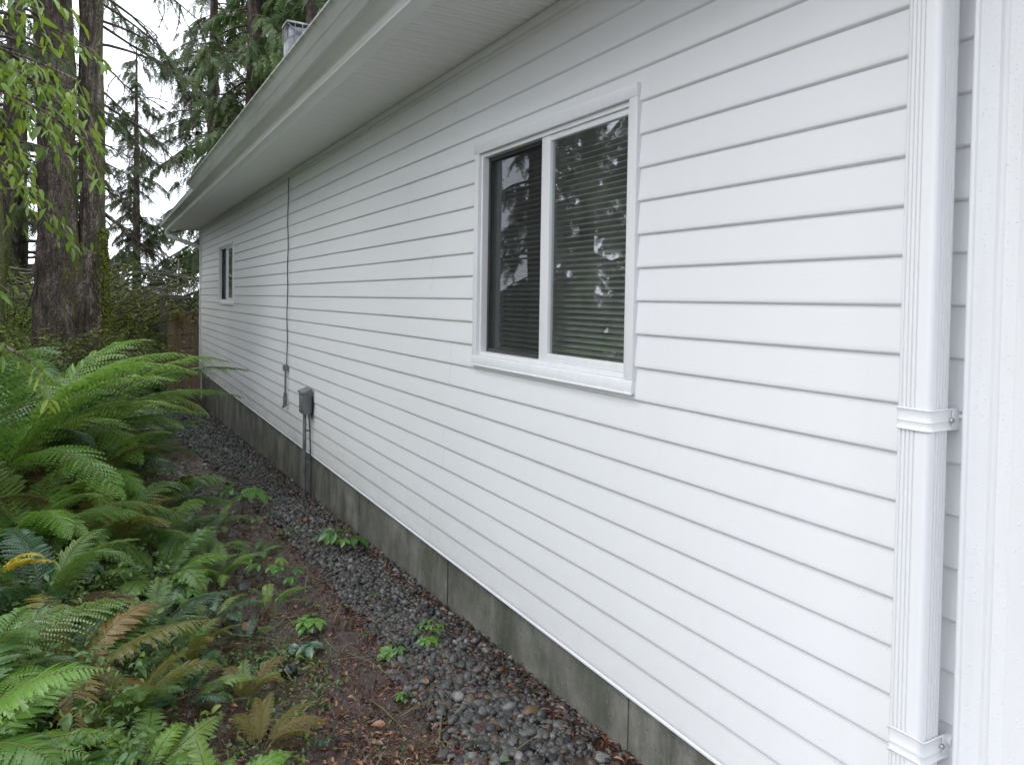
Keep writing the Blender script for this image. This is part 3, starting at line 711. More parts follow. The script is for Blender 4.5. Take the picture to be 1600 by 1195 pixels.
# larger stones that can be told apart
cobv = pebble_variants(iv2, 4, .18); cobm = {}
def cobble(x, y, s, kind, label, flat=.68, rz=0., group=None):
    key = (kind, int(x*97+y*31) % 4)
    if key not in cobm: cobm[key] = npmesh('river_stone', cobv[key[1]], if2, M['cob_'+kind], True)
    o = link('river_stone', cobm[key], None, (x, y, gz(x, y)+s*flat*.3), (random.uniform(-.15, .15), random.uniform(-.15, .15), rz), (s*1.15, s*.92, s*flat))
    tag(o, label, 'stone', group)
cobble(1.50, 2.43, .036, 'brown', 'large smooth brown stone in the near gravel, closest to the wall')
cobble(1.33, 2.42, .034, 'brown', 'flattened dark brown stone at the front edge of the near gravel', .55, .6)
cobble(1.40, 2.62, .024, 'brown', 'small reddish brown stone among grey gravel')
cobble(1.42, 3.10, .019, 'brown', 'small tan stone in the gravel beside two dark round stones')
cobble(1.545, 2.30, .024, 'grey', 'round blue grey stone at the bottom edge of the gravel', .75)
cobble(1.34, 2.72, .018, 'grey', 'round pale grey stone on the left of the near gravel', .8)
cobble(1.37, 3.06, .022, 'dark', 'front one of two dark blue round stones side by side')
cobble(1.39, 3.16, .022, 'dark', 'rear one of two dark blue round stones side by side')
cobble(1.585, 2.72, .026, 'grey', 'flat oval grey stone lying against the concrete foundation', .45, 1.2)
cobble(1.40, 4.18, .030, 'dark', 'large nearly black stone in the middle of the gravel strip', .7)
cobble(1.33, 2.95, .016, 'pale', 'small whitish stone at the left edge of the gravel')
cobble(1.36, 2.88, .017, 'pale', 'pale speckled stone in the middle of the near gravel')
cobble(1.28, 2.55, .022, 'pale', 'pale grey stone at the muddy front edge of the gravel')
cobble(1.50, 3.35, .024, 'grey', 'angular mid grey stone under the foundation joint', .6)
cobble(.74, 4.41, .040, 'dark', 'shiny black stone lying among weeds on the soil', .8)
for i in range(46):
    y = random.uniform(2.1, 4.6); x = random.uniform(gravel_edge(y)+.03, 1.60)
    cobble(x, y, random.uniform(.016, .023), random.choice(['grey', 'dark', 'dark']) if i % 3 else 'grey', 'rounded wet stone embedded in the grey gravel strip', random.uniform(.55, .8), random.uniform(0, 3), 'rounded stones in the gravel strip')
gk = empty('glazed_knob', (.73, 3.22, gz(.73, 3.22)), 'shiny dark green round knob sticking out of the wet soil', 'garden ornament')
pr = [(.0, -.02), (.030, -.02), (.034, 0), (.036, .015), (.035, .032), (.028, .044), (.016, .050), (0, .051)]
vs = []; sg = 20
for r1, z in pr:
    for k in range(sg): vs.append((r1*math.cos(2*PI*k/sg), r1*math.sin(2*PI*k/sg), z))
MB().add(vs, [(i*sg+k, i*sg+(k+1) % sg, (i+1)*sg+(k+1) % sg, (i+1)*sg+k) for i in range(len(pr)-1) for k in range(sg)]).build('dome', M['glossdark'], gk, smooth=True)
MB().tube([(0, 0, -.03), (0, 0, .004)], .040, 20).build('collar', M['black'], gk, smooth=True)

# ------------------------------------------------------------------ leaves: shared templates
def leaf_strip(n=3, w=.5, fold=.12, droop=.25, teeth=False):
    """a leaf along +x, length 1: two rows of quads folded along the midrib"""
    V = []; Fc = []
    for i in range(n+1):
        t = i/n; ww = w*.5*math.sin(PI*min(1, t*.92+.05))**.8
        if teeth and 0 < i < n: ww *= 1.12 if i % 2 else .86
        if i == n: ww = .001
        z = -droop*t*t; V += [(t, -ww, z-fold*ww*-1), (t, 0, z), (t, ww, z+fold*ww)]
    for i in range(n):
        a = i*3; Fc += [(a, a+3, a+4, a+1), (a+1, a+4, a+5, a+2)]
    return np.array(V), np.array(Fc)

# fern fronds -------------------------------------------------------------
def arch(theta0, dth, pw, n=60):
    t = np.linspace(0, 1, n+1); th = R(theta0)-R(dth)*t**pw
    x = np.r_[0, np.cumsum(np.cos(th[:-1]))/n]; z = np.r_[0, np.cumsum(np.sin(th[:-1]))/n]; return t, x, z, th
def frond_mesh(name, kind, theta0=68, dth=95, pw=1.2, seed=0, npair=None, width=.17, mats=None):
    rr = random.Random(seed); t_, x_, z_, th_ = arch(theta0, dth, pw)
    side = rr.uniform(-.12, .12)
    def at(t):
        x = np.interp(t, t_, x_); z = np.interp(t, t_, z_); th = np.interp(t, t_, th_)
        return Vector((x, side*t*t, z)), Vector((math.cos(th), side*2*t, math.sin(th))).normalized()
    V = []; Fs = []; MI = []
    def quad(a, b, c, d, mi=0):
        o = len(V); V.extend([a, b, c, d]); Fs.append((o, o+1, o+2, o+3)); MI.append(mi)
    # rachis
    pts = [at(t)[0] for t in np.linspace(0, 1, 17)]; rs_ = np.linspace(.007, .0015, 17)
    for i in range(16):
        a, b = pts[i], pts[i+1]; ra, rb = rs_[i], rs_[i+1]
        for k in range(3):
            an, an2 = 2*PI*k/3, 2*PI*(k+1)/3
            o1 = Vector((-math.sin(.6)*math.cos(an)*.5, math.sin(an), math.cos(an))); o2 = Vector((-math.sin(.6)*math.cos(an2)*.5, math.sin(an2), math.cos(an2)))
            quad(a+o1*ra, a+o2*ra, b+o2*rb, b+o1*rb, 1)
    npair = npair or {'lacy': 30, 'serr': 34, 'sword': 36}[kind]
    for i in range(npair):
        t = .16+.83*(i/(npair-1))**.92; p0, tg = at(t)
        if kind == 'sword': ln = width*.62*(min(1, (t-.08)/.2))**.6*(1-t)**.42*1.25+.008
        else: ln = width*math.sin(PI*min(1, ((t-.05)/.95))**.85)**.75*(1.0 if t < .5 else (1-(t-.5)*.35))+.006
        for sd in (-1, 1):
            l = ln*rr.uniform(.88, 1.08); ang = R({'lacy': 68, 'serr': 70, 'sword': 80}[kind]-22*t+rr.uniform(-5, 5))
            up = Vector((-tg.z, 0, tg.x)).normalized() if abs(tg.y) < .9 else Vector((0, 0, 1))
            lat = tg.cross(up).normalized()*sd
            dr = (lat*math.sin(ang)+tg*math.cos(ang)).normalized()
            lift = rr.uniform(.0, .18); bend = rr.uniform(.25, .6)
            def pp(s): return p0+dr*(l*s)+up*(l*(lift*s-bend*s*s))
            cross = dr.cross(up).normalized()
            if kind == 'sword':
                w = .0125*(1-.4*t); prev = None
                for s, ww in ((0, .7), (.25, 1), (.6, .85), (.85, .5), (1, .05)):
                    c = pp(s); cur = (c-cross*w*ww, c+up*-.1*w, c+cross*w*ww)
                    if prev: quad(prev[0], prev[1], cur[1], cur[0]); quad(prev[1], prev[2], cur[2], cur[1])
                    prev = cur
            elif kind == 'serr':
                n = 7; w = l*.118
                prev = None
                for j in range(n+1):
                    s = j/n; ww = w*math.sin(PI*(s*.88+.08))**.7 if j < n else 0.0005
                    c = pp(s); cur = (c-cross*ww*.6, c, c+cross*ww*.6)
                    if prev:
                        tipL = cur[0]-cross*ww*.55+dr*l*.035; tipR = cur[2]+cross*ww*.55+dr*l*.035
                        quad(prev[0], prev[1], cur[1], tipL); quad(prev[1], prev[2], tipR, cur[1])
                    prev = cur
            else:
                n = max(3, int(11*(l/width)**.6)); w = l/n
                for j in range(n):
                    s = (j+.35)/n; c = pp(s); pl = w*2.2*(1-s*.7)*min(1, .55+s*3)
                    for s2 in (-1, 1):
                        dd = (cross*s2+dr*.45).normalized(); e = c+dd*pl-up*pl*.25; m1 = c+dd*pl*.5+dr*w*.52+up*pl*.03; m2 = c+dd*pl*.45-dr*w*.36+up*pl*.03
                        quad(c, m2, e, m1)
                a, b = pp(.02), pp(.95); quad(a-cross*.0012, a+cross*.0012, b+cross*.0004, b-cross*.0004, 0)
    me = npmesh(name, np.array([v[:] for v in V]), np.array(Fs), mats or [M['fern'], M['stem']], False, matidx=np.array(MI))
    return me
FR = {}
for kd, th_sets, wd in (('lacy', [(76, 95, 1.4), (70, 85, 1.3), (60, 100, 1.1), (50, 75, 1.2), (72, 120, 1.5), (64, 110, 1.3), (56, 70, 1.0)], .17),
                        ('serr', [(68, 90, 1.3), (55, 80, 1.2), (45, 75, 1.1), (62, 105, 1.4), (50, 60, .9)], .165),
                        ('sword', [(70, 95, 1.1), (60, 85, 1.1), (48, 78, 1.2)], .13)):
    FR[kd] = [frond_mesh('frond', kd, *ts, seed=i+11, width=wd) for i, ts in enumerate(th_sets)]
def set_mat(o, mat):
    o.material_slots[0].link = 'OBJECT'; o.material_slots[0].material = mat
def fern(x, y, L, kind, n, mat, label, spread=(0, 360), group=None, dz=0, odd=None, lrange=(.7, 1.08), tilt=0):
    rt = empty('fern', (x, y, gz(x, y)+dz), label, 'fern', group)
    for i in range(n):
        az = R(spread[0]+(spread[1]-spread[0])*(i+random.uniform(.1, .9))/n)
        me = random.choice(FR[kind]); l = L*random.uniform(*lrange)
        o = link('frond', me, rt, (.02*math.cos(az), .02*math.sin(az), 0), (random.uniform(-.25, .25), random.uniform(-.14, .16)+tilt, az), (l, l*random.uniform(.85, 1.1), l*random.uniform(.9, 1.08)))
        mm = mat
        if odd and random.random() < odd[1]: mm = odd[0]
        set_mat(o, M[mm])
    for i in range(max(1, n//5) if mat != 'fern_yellow' else 0):      # last year's brown fronds hang lowest
        az = random.uniform(0, 2*PI); l = L*random.uniform(.5, .8)
        o = link('dead_frond', random.choice(FR[kind]), rt, (0, 0, -.01), (random.uniform(-.5, .5), random.uniform(.35, .6), az), (l, l*.7, l)); set_mat(o, M['fern_dead'])
    return rt
F_ = 'ferns growing on the bank'
FERNS = [
 (-.40, 6.9, 1.85, 'lacy', 18, 'fern', 'tallest feathery fern at the left edge in front of the big trunks', (0, 360), ('fern_bright', .4)),
 (-.60, 5.7, 1.7, 'lacy', 18, 'fern_bright', 'tall light green fern at the far left edge of the picture', (0, 360), ('fern', .4)),
 (-.12, 7.7, 1.6, 'lacy', 16, 'fern', 'tall feathery fern whose fronds arch beside the mossy trunk', (0, 360), ('fern_bright', .3)),
 (.08, 7.35, .95, 'lacy', 13, 'fern', 'fern whose light frond tip points at the wooden gate', (0, 360), ('fern_bright', .35)),
 (.30, 6.1, .74, 'serr', 13, 'fern', 'fern drooping over the soil towards the foundation, middle of the bank', (0, 360), ('fern_olive', .35)),
 (-.08, 5.95, .95, 'lacy', 15, 'fern_bright', 'lacy bright fern in the middle of the bank', (0, 360), ('fern_olive', .35)),
 (.0, 5.0, .80, 'lacy', 15, 'fern', 'wide lacy fern with glossy mid green fronds above the open soil', (0, 360), ('fern_olive', .3)),
 (-.36, 4.85, .9, 'lacy', 15, 'fern', 'broad fern with dark shiny fronds at the left edge above the yellow leaf', (0, 360), ('fern_bright', .3)),
 (.30, 4.55, .52, 'serr', 11, 'fern', 'low fern sending one long frond right towards the seedling', (0, 360), ('fern_bright', .3)),
 (-.22, 4.05, .72, 'lacy', 13, 'fern', 'lacy fern behind the browning one near the left edge', (0, 360), ('fern_dark', .35)),
 (.22, 3.75, .42, 'lacy', 12, 'fern_dark', 'small blue green fern beside the open soil', (0, 360), ('fern', .4)),
 (-.12, 3.25, .62, 'serr', 12, 'fern_olive', 'browning fern with olive and rust fronds in the left foreground', (0, 360), ('fern', .3)),
 (-.42, 3.25, .70, 'lacy', 13, 'fern', 'large soft green fern cut by the left edge of the picture', (0, 360), ('fern_bright', .5)),
 (-.42, 2.62, .66, 'serr', 13, 'fern_bright', 'bright green fern in the bottom left corner with big toothed fronds', (-75, 110), ('fern', .2)),
 (.10, 2.95, .40, 'lacy', 11, 'fern_olive', 'small olive fern in the foreground beneath the browning one', (0, 360), ('fern', .5)),
 (.12, 2.58, .34, 'serr', 9, 'fern', 'small toothed fern at the bottom edge of the picture', (0, 360), ('fern_bright', .4)),
 (.34, 3.45, .34, 'lacy', 10, 'fern_olive', 'yellowish lacy fern left of the green knob', (0, 360), ('fern', .5)),
 (.50, 2.66, .27, 'lacy', 7, 'fern_olive', 'golden brown wilting fern at the bottom edge by the bare soil', (-60, 120), None),
 (.62, 4.55, .36, 'lacy', 10, 'fern_bright', 'low light green fern with drooping tips at the edge of the soil', (0, 360), ('fern', .4)),
 (.50, 3.95, .30, 'serr', 8, 'fern_dark', 'small dark fern on the soil among weeds', (0, 360), ('fern', .3)),
 (.30, 8.6, .66, 'sword', 18, 'fern_dark', 'dark sword fern low beside the wall end of the bank', (0, 360), None),
 (.05, 9.3, .95, 'sword', 20, 'fern_dark', 'large dark shiny sword fern right of the trunks', (0, 360), ('fern', .2)),
 (-.05, 10.2, .80, 'lacy', 14, 'fern', 'olive fern leaning in front of the wooden gate', (0, 360), ('fern_olive', .6)),
 (-.60, 8.7, 1.3, 'sword', 16, 'fern_dark', 'dark sword fern at the foot of the left trunk', (0, 360), ('fern', .3)),
 (.70, 7.0, .42, 'sword', 10, 'fern_dark', 'small blackish fern overhanging the gravel', (0, 360), ('fern', .4)),
 (.55, 5.35, .40, 'lacy', 9, 'fern_dark', 'low dark fern in the shade between two larger ferns', (0, 360), ('fern', .5)),
 (-.45, 6.1, 1.1, 'lacy', 12, 'fern', 'fern hidden under the taller ones at the left', (0, 360), ('fern_dark', .5)),
 (.0, 6.6, 1.05, 'lacy', 12, 'fern_dark', 'shaded fern in the hollow between the tall ones', (0, 360), ('fern', .5)),
 (.78, 5.75, .28, 'lacy', 8, 'fern', 'little fern at the left rim of the gravel beyond the bushy plant', (0, 360), ('fern_bright', .4)),
 (.58, 4.95, .34, 'lacy', 9, 'fern_bright', 'small bright lacy fern in the middle of the weedy soil', (0, 360), ('fern', .4)),
 (.92, 5.1, .22, 'serr', 7, 'fern', 'tiny fern between weeds and gravel', (0, 360), None),
 (.62, 3.62, .24, 'lacy', 7, 'fern_dark', 'tiny dark fern just behind the green knob', (0, 360), ('fern', .4)),
 (.52, 3.05, .24, 'lacy', 8, 'fern', 'small soft fern in front of the green knob', (0, 360), ('fern_olive', .5)),
 (.30, 3.12, .30, 'serr', 8, 'fern_dark', 'bluish fern in the left foreground beside the browning one', (0, 360), ('fern', .4)),
 (.80, 4.05, .24, 'lacy', 7, 'fern', 'tiny fern among weeds behind the yellow green seedling', (0, 360), ('fern_bright', .4)),
 (.30, 2.32, .30, 'serr', 8, 'fern_bright', 'bright little fern cut by the bottom edge', (0, 360), ('fern', .5)),
 (.34, 5.3, .55, 'lacy', 11, 'fern_bright', 'feathery fern leaning out over the weedy soil', (0, 360), ('fern', .5)),
]
for x, y, L, kd, n, mt, lb, sp, odd in FERNS: fern(x, y, L, kd, n, mt, lb, sp, F_, odd=odd)
for x, y, L in ((-1.1, 5.1, 1.0), (-1.15, 6.9, 1.1), (-1.0, 3.7, .8), (-1.7, 4.4, .9), (-1.6, 6.0, 1.0), (-1.3, 8.3, 1.0), (-.9, 2.4, .7), (-2.3, 5.3, 1.0)):
    fern(x, y, L, random.choice(['lacy', 'serr']), 12, 'fern', 'fern in the dense patch beyond the left edge', group='ferns beyond the left edge')
# yellow autumn frond
yl = fern(-.42, 3.95, .30, 'serr', 3, 'fern_yellow', 'bright yellow autumn frond at the left edge', (-40, 20), None, dz=.24)

# seedlings with palmate toothed leaves -----------------------------------
lv, lf = leaf_strip(7, .48, .35, .3, True)
def palmate(n=5):
    VV = []; FF = []; o = 0
    for i in range(n):
        a = (i-(n-1)/2)*R(52); s = 1-.16*abs(i-(n-1)/2); c, s_ = math.cos(a), math.sin(a)
        v = lv*s; VV.append(np.stack([v[:, 0]*c-v[:, 1]*s_, v[:, 0]*s_+v[:, 1]*c, v[:, 2]], 1)); FF.append(lf+o); o += len(v)
    return np.concatenate(VV), np.concatenate(FF)
pv, pf = palmate(); PALM = npmesh('leaf', pv, pf, M['seedling']); PALM3 = npmesh('leaf', *palmate(3), M['seedling']); LEAF1 = npmesh('leaf', *palmate(2), M['seedling'])
def seedling(x, y, h, nl, size, label, mat='seedling', me=None):
    z = gz(x, y); rt = empty('seedling', (x, y, z), label, 'seedling')
    st = MB(); ends = []
    for i in range(nl):
        a = 2*PI*i/nl+random.uniform(-.3, .3); hh = h*random.uniform(.6, 1.1); r1 = h*random.uniform(.4, .8)
        q = Vector((math.cos(a)*r1, math.sin(a)*r1, hh)); st.tube([(0, 0, -.01), (q.x*.25, q.y*.25, hh*.6), q], [.0022, .0018, .0012], 5); ends.append((q, a))
    st.build('stem', M['stem'], rt)
    for q, a in ends:
        o = link('leaf', me or random.choice([PALM, PALM3]), rt, q, (random.uniform(-.3, .3), random.uniform(0, .4), a+random.uniform(-.4, .4)), size*random.uniform(.5, 1.2)); set_mat(o, M[mat])
    return rt
seedling(1.02, 6.2, .20, 7, .15, 'seedling with large dark palm shaped leaves at the far edge of the soil')
seedling(1.47, 4.85, .13, 6, .11, 'leafy seedling sprouting from the gravel near the foundation joint')
seedling(1.40, 5.05, .10, 4, .09, 'small seedling just behind the one in the gravel')
seedling(.94, 3.66, .06, 6, .075, 'bright yellow green seedling on the soil behind the darker one')
seedling(.86, 3.42, .05, 4, .085, 'dark bluish seedling with four leaflets on the muddy soil', 'fern_dark')
seedling(1.22, 3.20, .04, 4, .070, 'vivid green star shaped seedling at the edge of the gravel')
seedling(1.38, 3.22, .06, 5, .060, 'seedling with hanging leaves growing through the gravel')
seedling(1.46, 3.30, .07, 5, .050, 'seedling with small round leaves nearest the two dark blue stones')
seedling(1.10, 2.78, .03, 4, .040, 'tiny yellow green seedling on the bare mud')
seedling(.88, 4.55, .13, 9, .075, 'bushy small leaved plant at the left edge of the gravel')
seedling(.98, 4.35, .10, 7, .06, 'low light green plant beside the bushy one')
seedling(.35, 4.1, .12, 7, .09, 'round leaved green plant under the ferns')
seedling(-.10, 4.5, .16, 8, .11, 'dark leaved plant beside the yellow frond', 'fern_dark')
seedling(-.28, 3.0, .16, 7, .13, 'light green broad leaved plant at the lower left edge')
seedling(-.02, 2.62, .12, 6, .09, 'pale leaved plant at the bottom left')

SPEC = [(.75, 4.75, .09, 8, .035), (1.02, 3.95, .05, 7, .03), (.66, 3.35, .05, 8, .03), (1.16, 3.45, .04, 6, .025), (.45, 4.35, .10, 9, .05), (1.18, 5.3, .07, 8, .045), (1.0, 5.7, .09, 7, .05), (.60, 3.9, .07, 9, .035), (1.34, 3.9, .03, 5, .025), (.92, 3.05, .03, 6, .022), (.72, 2.62, .04, 7, .03), (.48, 2.45, .06, 7, .04)]
for i, (x, y, h, nl, sz) in enumerate(SPEC):
    tag(seedling(x, y, h, nl, sz, 'small leafy weed growing on the wet soil between ferns and gravel', random.choice(['seedling', 'fern', 'fern_dark']), LEAF1), group='small weeds on the soil')
# weeds, grass stems and leaf litter: uncountable
def cover(name, tv, tf, n, region, size, mat, label, cat, lift=0, tilt=.4, elong=(1, 1), dens=None, tinfn=None):
    P = []
    while len(P) < n:
        x, y = region(); 
        if dens and random.random() > dens(x, y): continue
        P.append((x, y, gz(x, y)+random.uniform(.003, .012)+lift*random.random()))
    P = np.array(P); th = rng.uniform(0, 2*PI, n); fw = np.stack([np.cos(th), np.sin(th), rng.normal(0, tilt, n)], 1)
    up = np.tile([0, 0, 1.], (n, 1))+rng.normal(0, tilt, (n, 3)); s = size*rng.lognormal(0, .35, n)
    Sc = np.stack([s, s*rng.uniform(*elong, n), s], 1); v, fc = scatter(tv, tf, P, frames(fw, up), Sc)
    o = link(name, npmesh(name, v, fc, mat, False, tint=np.repeat(rng.random(n), len(tv)))); return tag(o, label, cat, kind='stuff')
def reg_soil():
    y = 2.2+random.random()**1.6*9; return random.uniform(-.12*y, 1.28), y
patch = lambda s, th, o=0: (lambda x, y: 1.0 if noise.noise(Vector((x*s, y*s, o))) > th else .06)
lv3, lf3 = leaf_strip(3, .55, .5, .35)
cover('leaf_litter', lv3, lf3, 15000, lambda: (lambda y: (random.uniform(-.1*y, 1.2), y))(2.15+random.random()**1.9*8), .019, M['litter'], 'wet brown and rust dead leaves scattered over the dark soil', 'dead leaves', .006, .45, (.4, 1.1), lambda x, y: .35+.65*sm((noise.noise(Vector((x*3, y*3, 0)))+.2)*3))
cover('gravel_litter', lv3, lf3, 3600, lambda: (random.uniform(1.1, 1.55), 1.9+random.random()**1.3*7), .016, M['litter'], 'small dead leaf scraps caught between the stones', 'dead leaves', .012, .5, (.4, 1.0), patch(2.3, .0, 5))
cover('wall_litter', lv3, lf3, 1500, lambda: (random.uniform(1.55, 1.66), 1.8+random.random()**1.5*8), .026, M['litter'], 'reddish brown bits of bark and leaf along the foot of the foundation', 'dead leaves', .008, .5, (.3, .7))
cover('undergrowth', lv3, lf3, 9000, lambda: (lambda y: (random.uniform(-.12*y-.1, .42-.1*random.random()), y))(2.3+random.random()**1.3*8), .026, M['weed'], 'mass of small green leaves growing in the shade between the ferns', 'undergrowth', .22, .5, (.6, 1.2), patch(1.5, -.1, 11))
cover('weeds', lv3, lf3, 15000, reg_soil, .017, M['weed'], 'low carpet of tiny green weeds on the soil', 'weeds', .03, .5, (.6, 1.2), lambda x, y: (1.0 if noise.noise(Vector((x*2.1, y*2.1, 7))) > .0+.25*sm((x-.5)/.4) else .04)*(1 if x < 1.0 else .4)*(.5 if y < 3.2 and x > .45 else 1))
bl = np.array([(0, -.02, 0), (0, .02, 0), (.35, .018, .22), (.35, -.018, .22), (.75, .012, .22), (.75, -.012, .22), (1, .002, .1), (1, -.002, .1)]); bf = np.array([(0, 1, 2, 3), (3, 2, 4, 5), (5, 4, 6, 7)])
cover('grass', bl, bf, 800, lambda: (lambda y: (random.uniform(-.12*y, 1.1), y))(3.3+random.random()**1.5*7), .08, M['weed'], 'thin scattered grass blades among the weeds', 'grass', .01, .5, (.8, 1.2), patch(1.9, .05, 3))
cover('twigs', bl*np.array([1, .8, .18]), bf, 520, reg_soil, .14, M['stem'], 'thin pale twigs and dry stems lying on the soil', 'twigs', .012, .18)
# single fallen leaves that stand out
LV, LF = leaf_strip(6, .62, .45, .5, True); LL = npmesh('fallen_leaf', LV, LF, M['litter'])
a_ = LL.attributes.new('tint', 'FLOAT', 'POINT'); a_.data.foreach_set('value', np.full(len(LV), .95, np.float32))
for x, y, s, rz, lb in ((1.14, 3.62, .05, 1.2, 'upright orange brown fallen leaf at the edge of the gravel'), (1.22, 2.82, .055, 1.9, 'curled tan fallen leaf on the near gravel'),
                        (1.585, 3.75, .05, .4, 'ochre fallen leaf against the foundation'), (.62, 3.72, .10, .7, 'large rust brown fallen leaf on the soil'),
                        (.55, 3.85, .09, 2.2, 'dark russet fallen leaf behind the large rust one'), (.95, 2.60, .05, 2.6, 'small orange fallen leaf on the bare mud'),
                        (.30, 2.45, .10, .2, 'orange brown fallen leaf at the bottom edge under the ferns'), (1.38, 5.6, .08, 1.0, 'reddish fallen leaf on the gravel below the grey box')):
    tag(link('fallen_leaf', LL, None, (x, y, gz(x, y)+.028), (random.uniform(-.3, .3), random.uniform(-.5, .1), rz), s), lb, 'fallen leaf')
for pts, r1, lb in (([(.20, 2.50), (.36, 2.72), (.52, 2.95)], .0022, 'long straight pale stem slanting over the ferns at the bottom'),
                ([(.30, 4.3), (.42, 4.25), (.60, 4.22)], .0035, 'short tan stick lying in front of the weeds'),
                ([(1.0, 3.3), (1.06, 3.1), (1.12, 2.95)], .002, 'thin curved twig on the mud beside the vivid green seedling'),
                ([(.72, 3.1), (.70, 3.3), (.78, 3.5), (.9, 3.55)], .003, 'reddish curved twig around the green knob'),
                ([(1.05, 6.9), (1.3, 7.3), (1.5, 7.2)], .004, 'dry bent stick resting near the foundation')):
    tag(MB().tube([(x, y, gz(x, y)+.03+.02*math.sin(i*2)) for i, (x, y) in enumerate(pts)], r1, 5).build('twig', M['stem'], None, smooth=True), lb, 'twig')

# ------------------------------------------------------------------ fence
fn = empty('fence', (0, 16.0, -.4), 'weathered brown board fence with a lattice top at the far end of the passage', 'fence')
fz = -.45-(-.4)
def fpart(nm, mb, mat, bev=.004): return mb.build(nm, mat, fn, bevel=bev)
fpart('post', MB().box(1.06, 1.18, -.06, .06, -.3, 2.02), M['oldwood']); fpart('post_cap', MB().add([(1.04, -.08, 2.02), (1.20, -.08, 2.02), (1.20, .08, 2.02), (1.04, .08, 2.02), (1.12, 0, 2.10)], [(0, 1, 2, 3), (0, 1, 4), (1, 2, 4), (2, 3, 4), (3, 0, 4)]), M['oldwood'], 0)
fpart('post', MB().box(3.4, 3.52, -.06, .06, -.3, 2.02), M['oldwood'])
x = 1.185; i = 0
while x < 3.39:
    wd = .138; o = fpart('board', MB().box(x, x+wd-.006, -.028+(.004 if i % 2 else 0), -.006+(.004 if i % 2 else 0), .10, 1.62+random.uniform(-.004, .004)), M['cedar'], .003); x += wd; i += 1
fpart('rail', MB().box(1.181, 3.399, -.045, .02, 1.625, 1.70), M['cedar']); fpart('rail', MB().box(1.181, 3.399, -.035, .02, 1.94, 1.985), M['oldwood']); fpart('rail', MB().box(1.181, 3.399, -.04, .0, -.02, .095), M['oldwood'])
fpart('rail', MB().box(1.181, 3.399, .0, .035, .7, .79), M['oldwood'])
lt = MB()
for k in range(24):
    x0 = 1.19+k*.095
    for s in (-1, 1):
        a = (x0, -.012+.007*s, 1.70 if s > 0 else 1.94); b = (x0+.24, -.012+.007*s, 1.94 if s > 0 else 1.70)
        if b[0] > 3.39: continue
        lt.add([(a[0], a[1]-.003, a[2]), (a[0]+.028, a[1]-.003, a[2]), (b[0]+.028, b[1]-.003, b[2]), (b[0], b[1]-.003, b[2]), (a[0], a[1]+.003, a[2]), (a[0]+.028, a[1]+.003, a[2]), (b[0]+.028, b[1]+.003, b[2]), (b[0], b[1]+.003, b[2])], [(0, 1, 2, 3), (4, 5, 6, 7), (0, 1, 5, 4), (1, 2, 6, 5), (2, 3, 7, 6), (3, 0, 4, 7)])
fpart('lattice', lt, M['oldwood'], 0)
f2 = empty('fence', (0, 17.2, -.2), 'dark old board fence behind the trunks and shrubs, left of the lattice fence', 'fence')
for px in (-9.0, -6.6, -4.2, -1.8, .35): MB().box(px, px+.12, -.06, .06, -.3, 2.25).build('post', M['oldwood'], f2, bevel=.005)
i = 0; x = -9.0
while x < .9:
    MB().box(x, x+.18, -.03, -.008, .0, 1.95+random.uniform(-.03, .03)).build('board', M['oldwood'], f2); x += .186
MB().box(-9.0, .95, -.05, -.031, 1.72, 1.82).build('rail', M['oldwood'], f2); MB().box(-9.0, .95, -.05, -.031, .35, .45).build('rail', M['oldwood'], f2)

# ------------------------------------------------------------------ trees
def trunk_mesh(path, radii, seg=72, rows=150, rough=.07, flare=None, seed=0):
    path = [Vector(p) for p in path]; V = []
    L = [0]
    for a, b in zip(path[:-1], path[1:]): L.append(L[-1]+(b-a).length)
    L = np.array(L)/L[-1]; pa = np.array([p[:] for p in path])
    for j in range(rows+1):
        t = (j/rows)**1.15; c = Vector([np.interp(t, L, pa[:, k]) for k in range(3)]); r1 = np.interp(t, L, radii)
        for k in range(seg):
            an = 2*PI*k/seg; d = Vector((math.cos(an), math.sin(an), 0))
            q = Vector((d.x*2.6, d.y*2.6, c.z*.8+seed)); h = noise.fractal(q*1.6, .8, 2.1, 5); ridge = 1-abs(noise.noise(Vector((d.x*5, d.y*5, c.z*1.4+seed))))*2
            lump = noise.noise(Vector((d.x*1.1, d.y*1.1, c.z*.9+seed)))
            rr = r1*(1+rough*h+rough*.55*ridge+.10*lump)
            if flare: rr += flare*math.exp(-max(0, c.z-path[0].z)/.35)*(.6+.9*max(0, math.cos(an*4+seed)))
            V.append((c+d*rr)[:])
    I = np.arange((rows+1)*seg).reshape(rows+1, seg); J = np.roll(I, -1, 1)
    return np.array(V), np.stack([I[:-1], J[:-1], J[1:], I[1:]], -1).reshape(-1, 4)
# needle spray template: a drooping branchlet of small blades, along +x, length 1
def spray(n=9, w=.055, ln=.26, seed=0):
    rr = random.Random(seed); V = []; Fc = []
    for i in range(n):
        t = (i+.5)/n; z = -.38*t*t
        for sd in (-1, 1):
            l = ln*(1-.6*t)*rr.uniform(.7, 1.2); a = rr.uniform(.7, 1.1); dx, dy = math.cos(a)*l, sd*math.sin(a)*l; dz = -l*rr.uniform(.2, .75)
            b = len(V); V += [(t-w*.4, 0, z), (t+w*.55, 0, z-.01), (t+dx+w*.3, dy, z+dz), (t+dx*.55-w*.5, dy*.6, z+dz*.4)]; Fc.append((b, b+1, b+2, b+3))
    b = len(V); V += [(0, -.008, .0), (0, .008, 0), (.97, .008, -.36), (.97, -.008, -.36)]; Fc.append((b, b+1, b+2, b+3))
    return np.array(V), np.array(Fc)
SPR = [spray(13, .062, .30, s) for s in range(3)]
def tubes_np(segs):
    mb = MB()
    for pts, ra in segs: mb.tube(pts, ra, 4, False)
    return mb
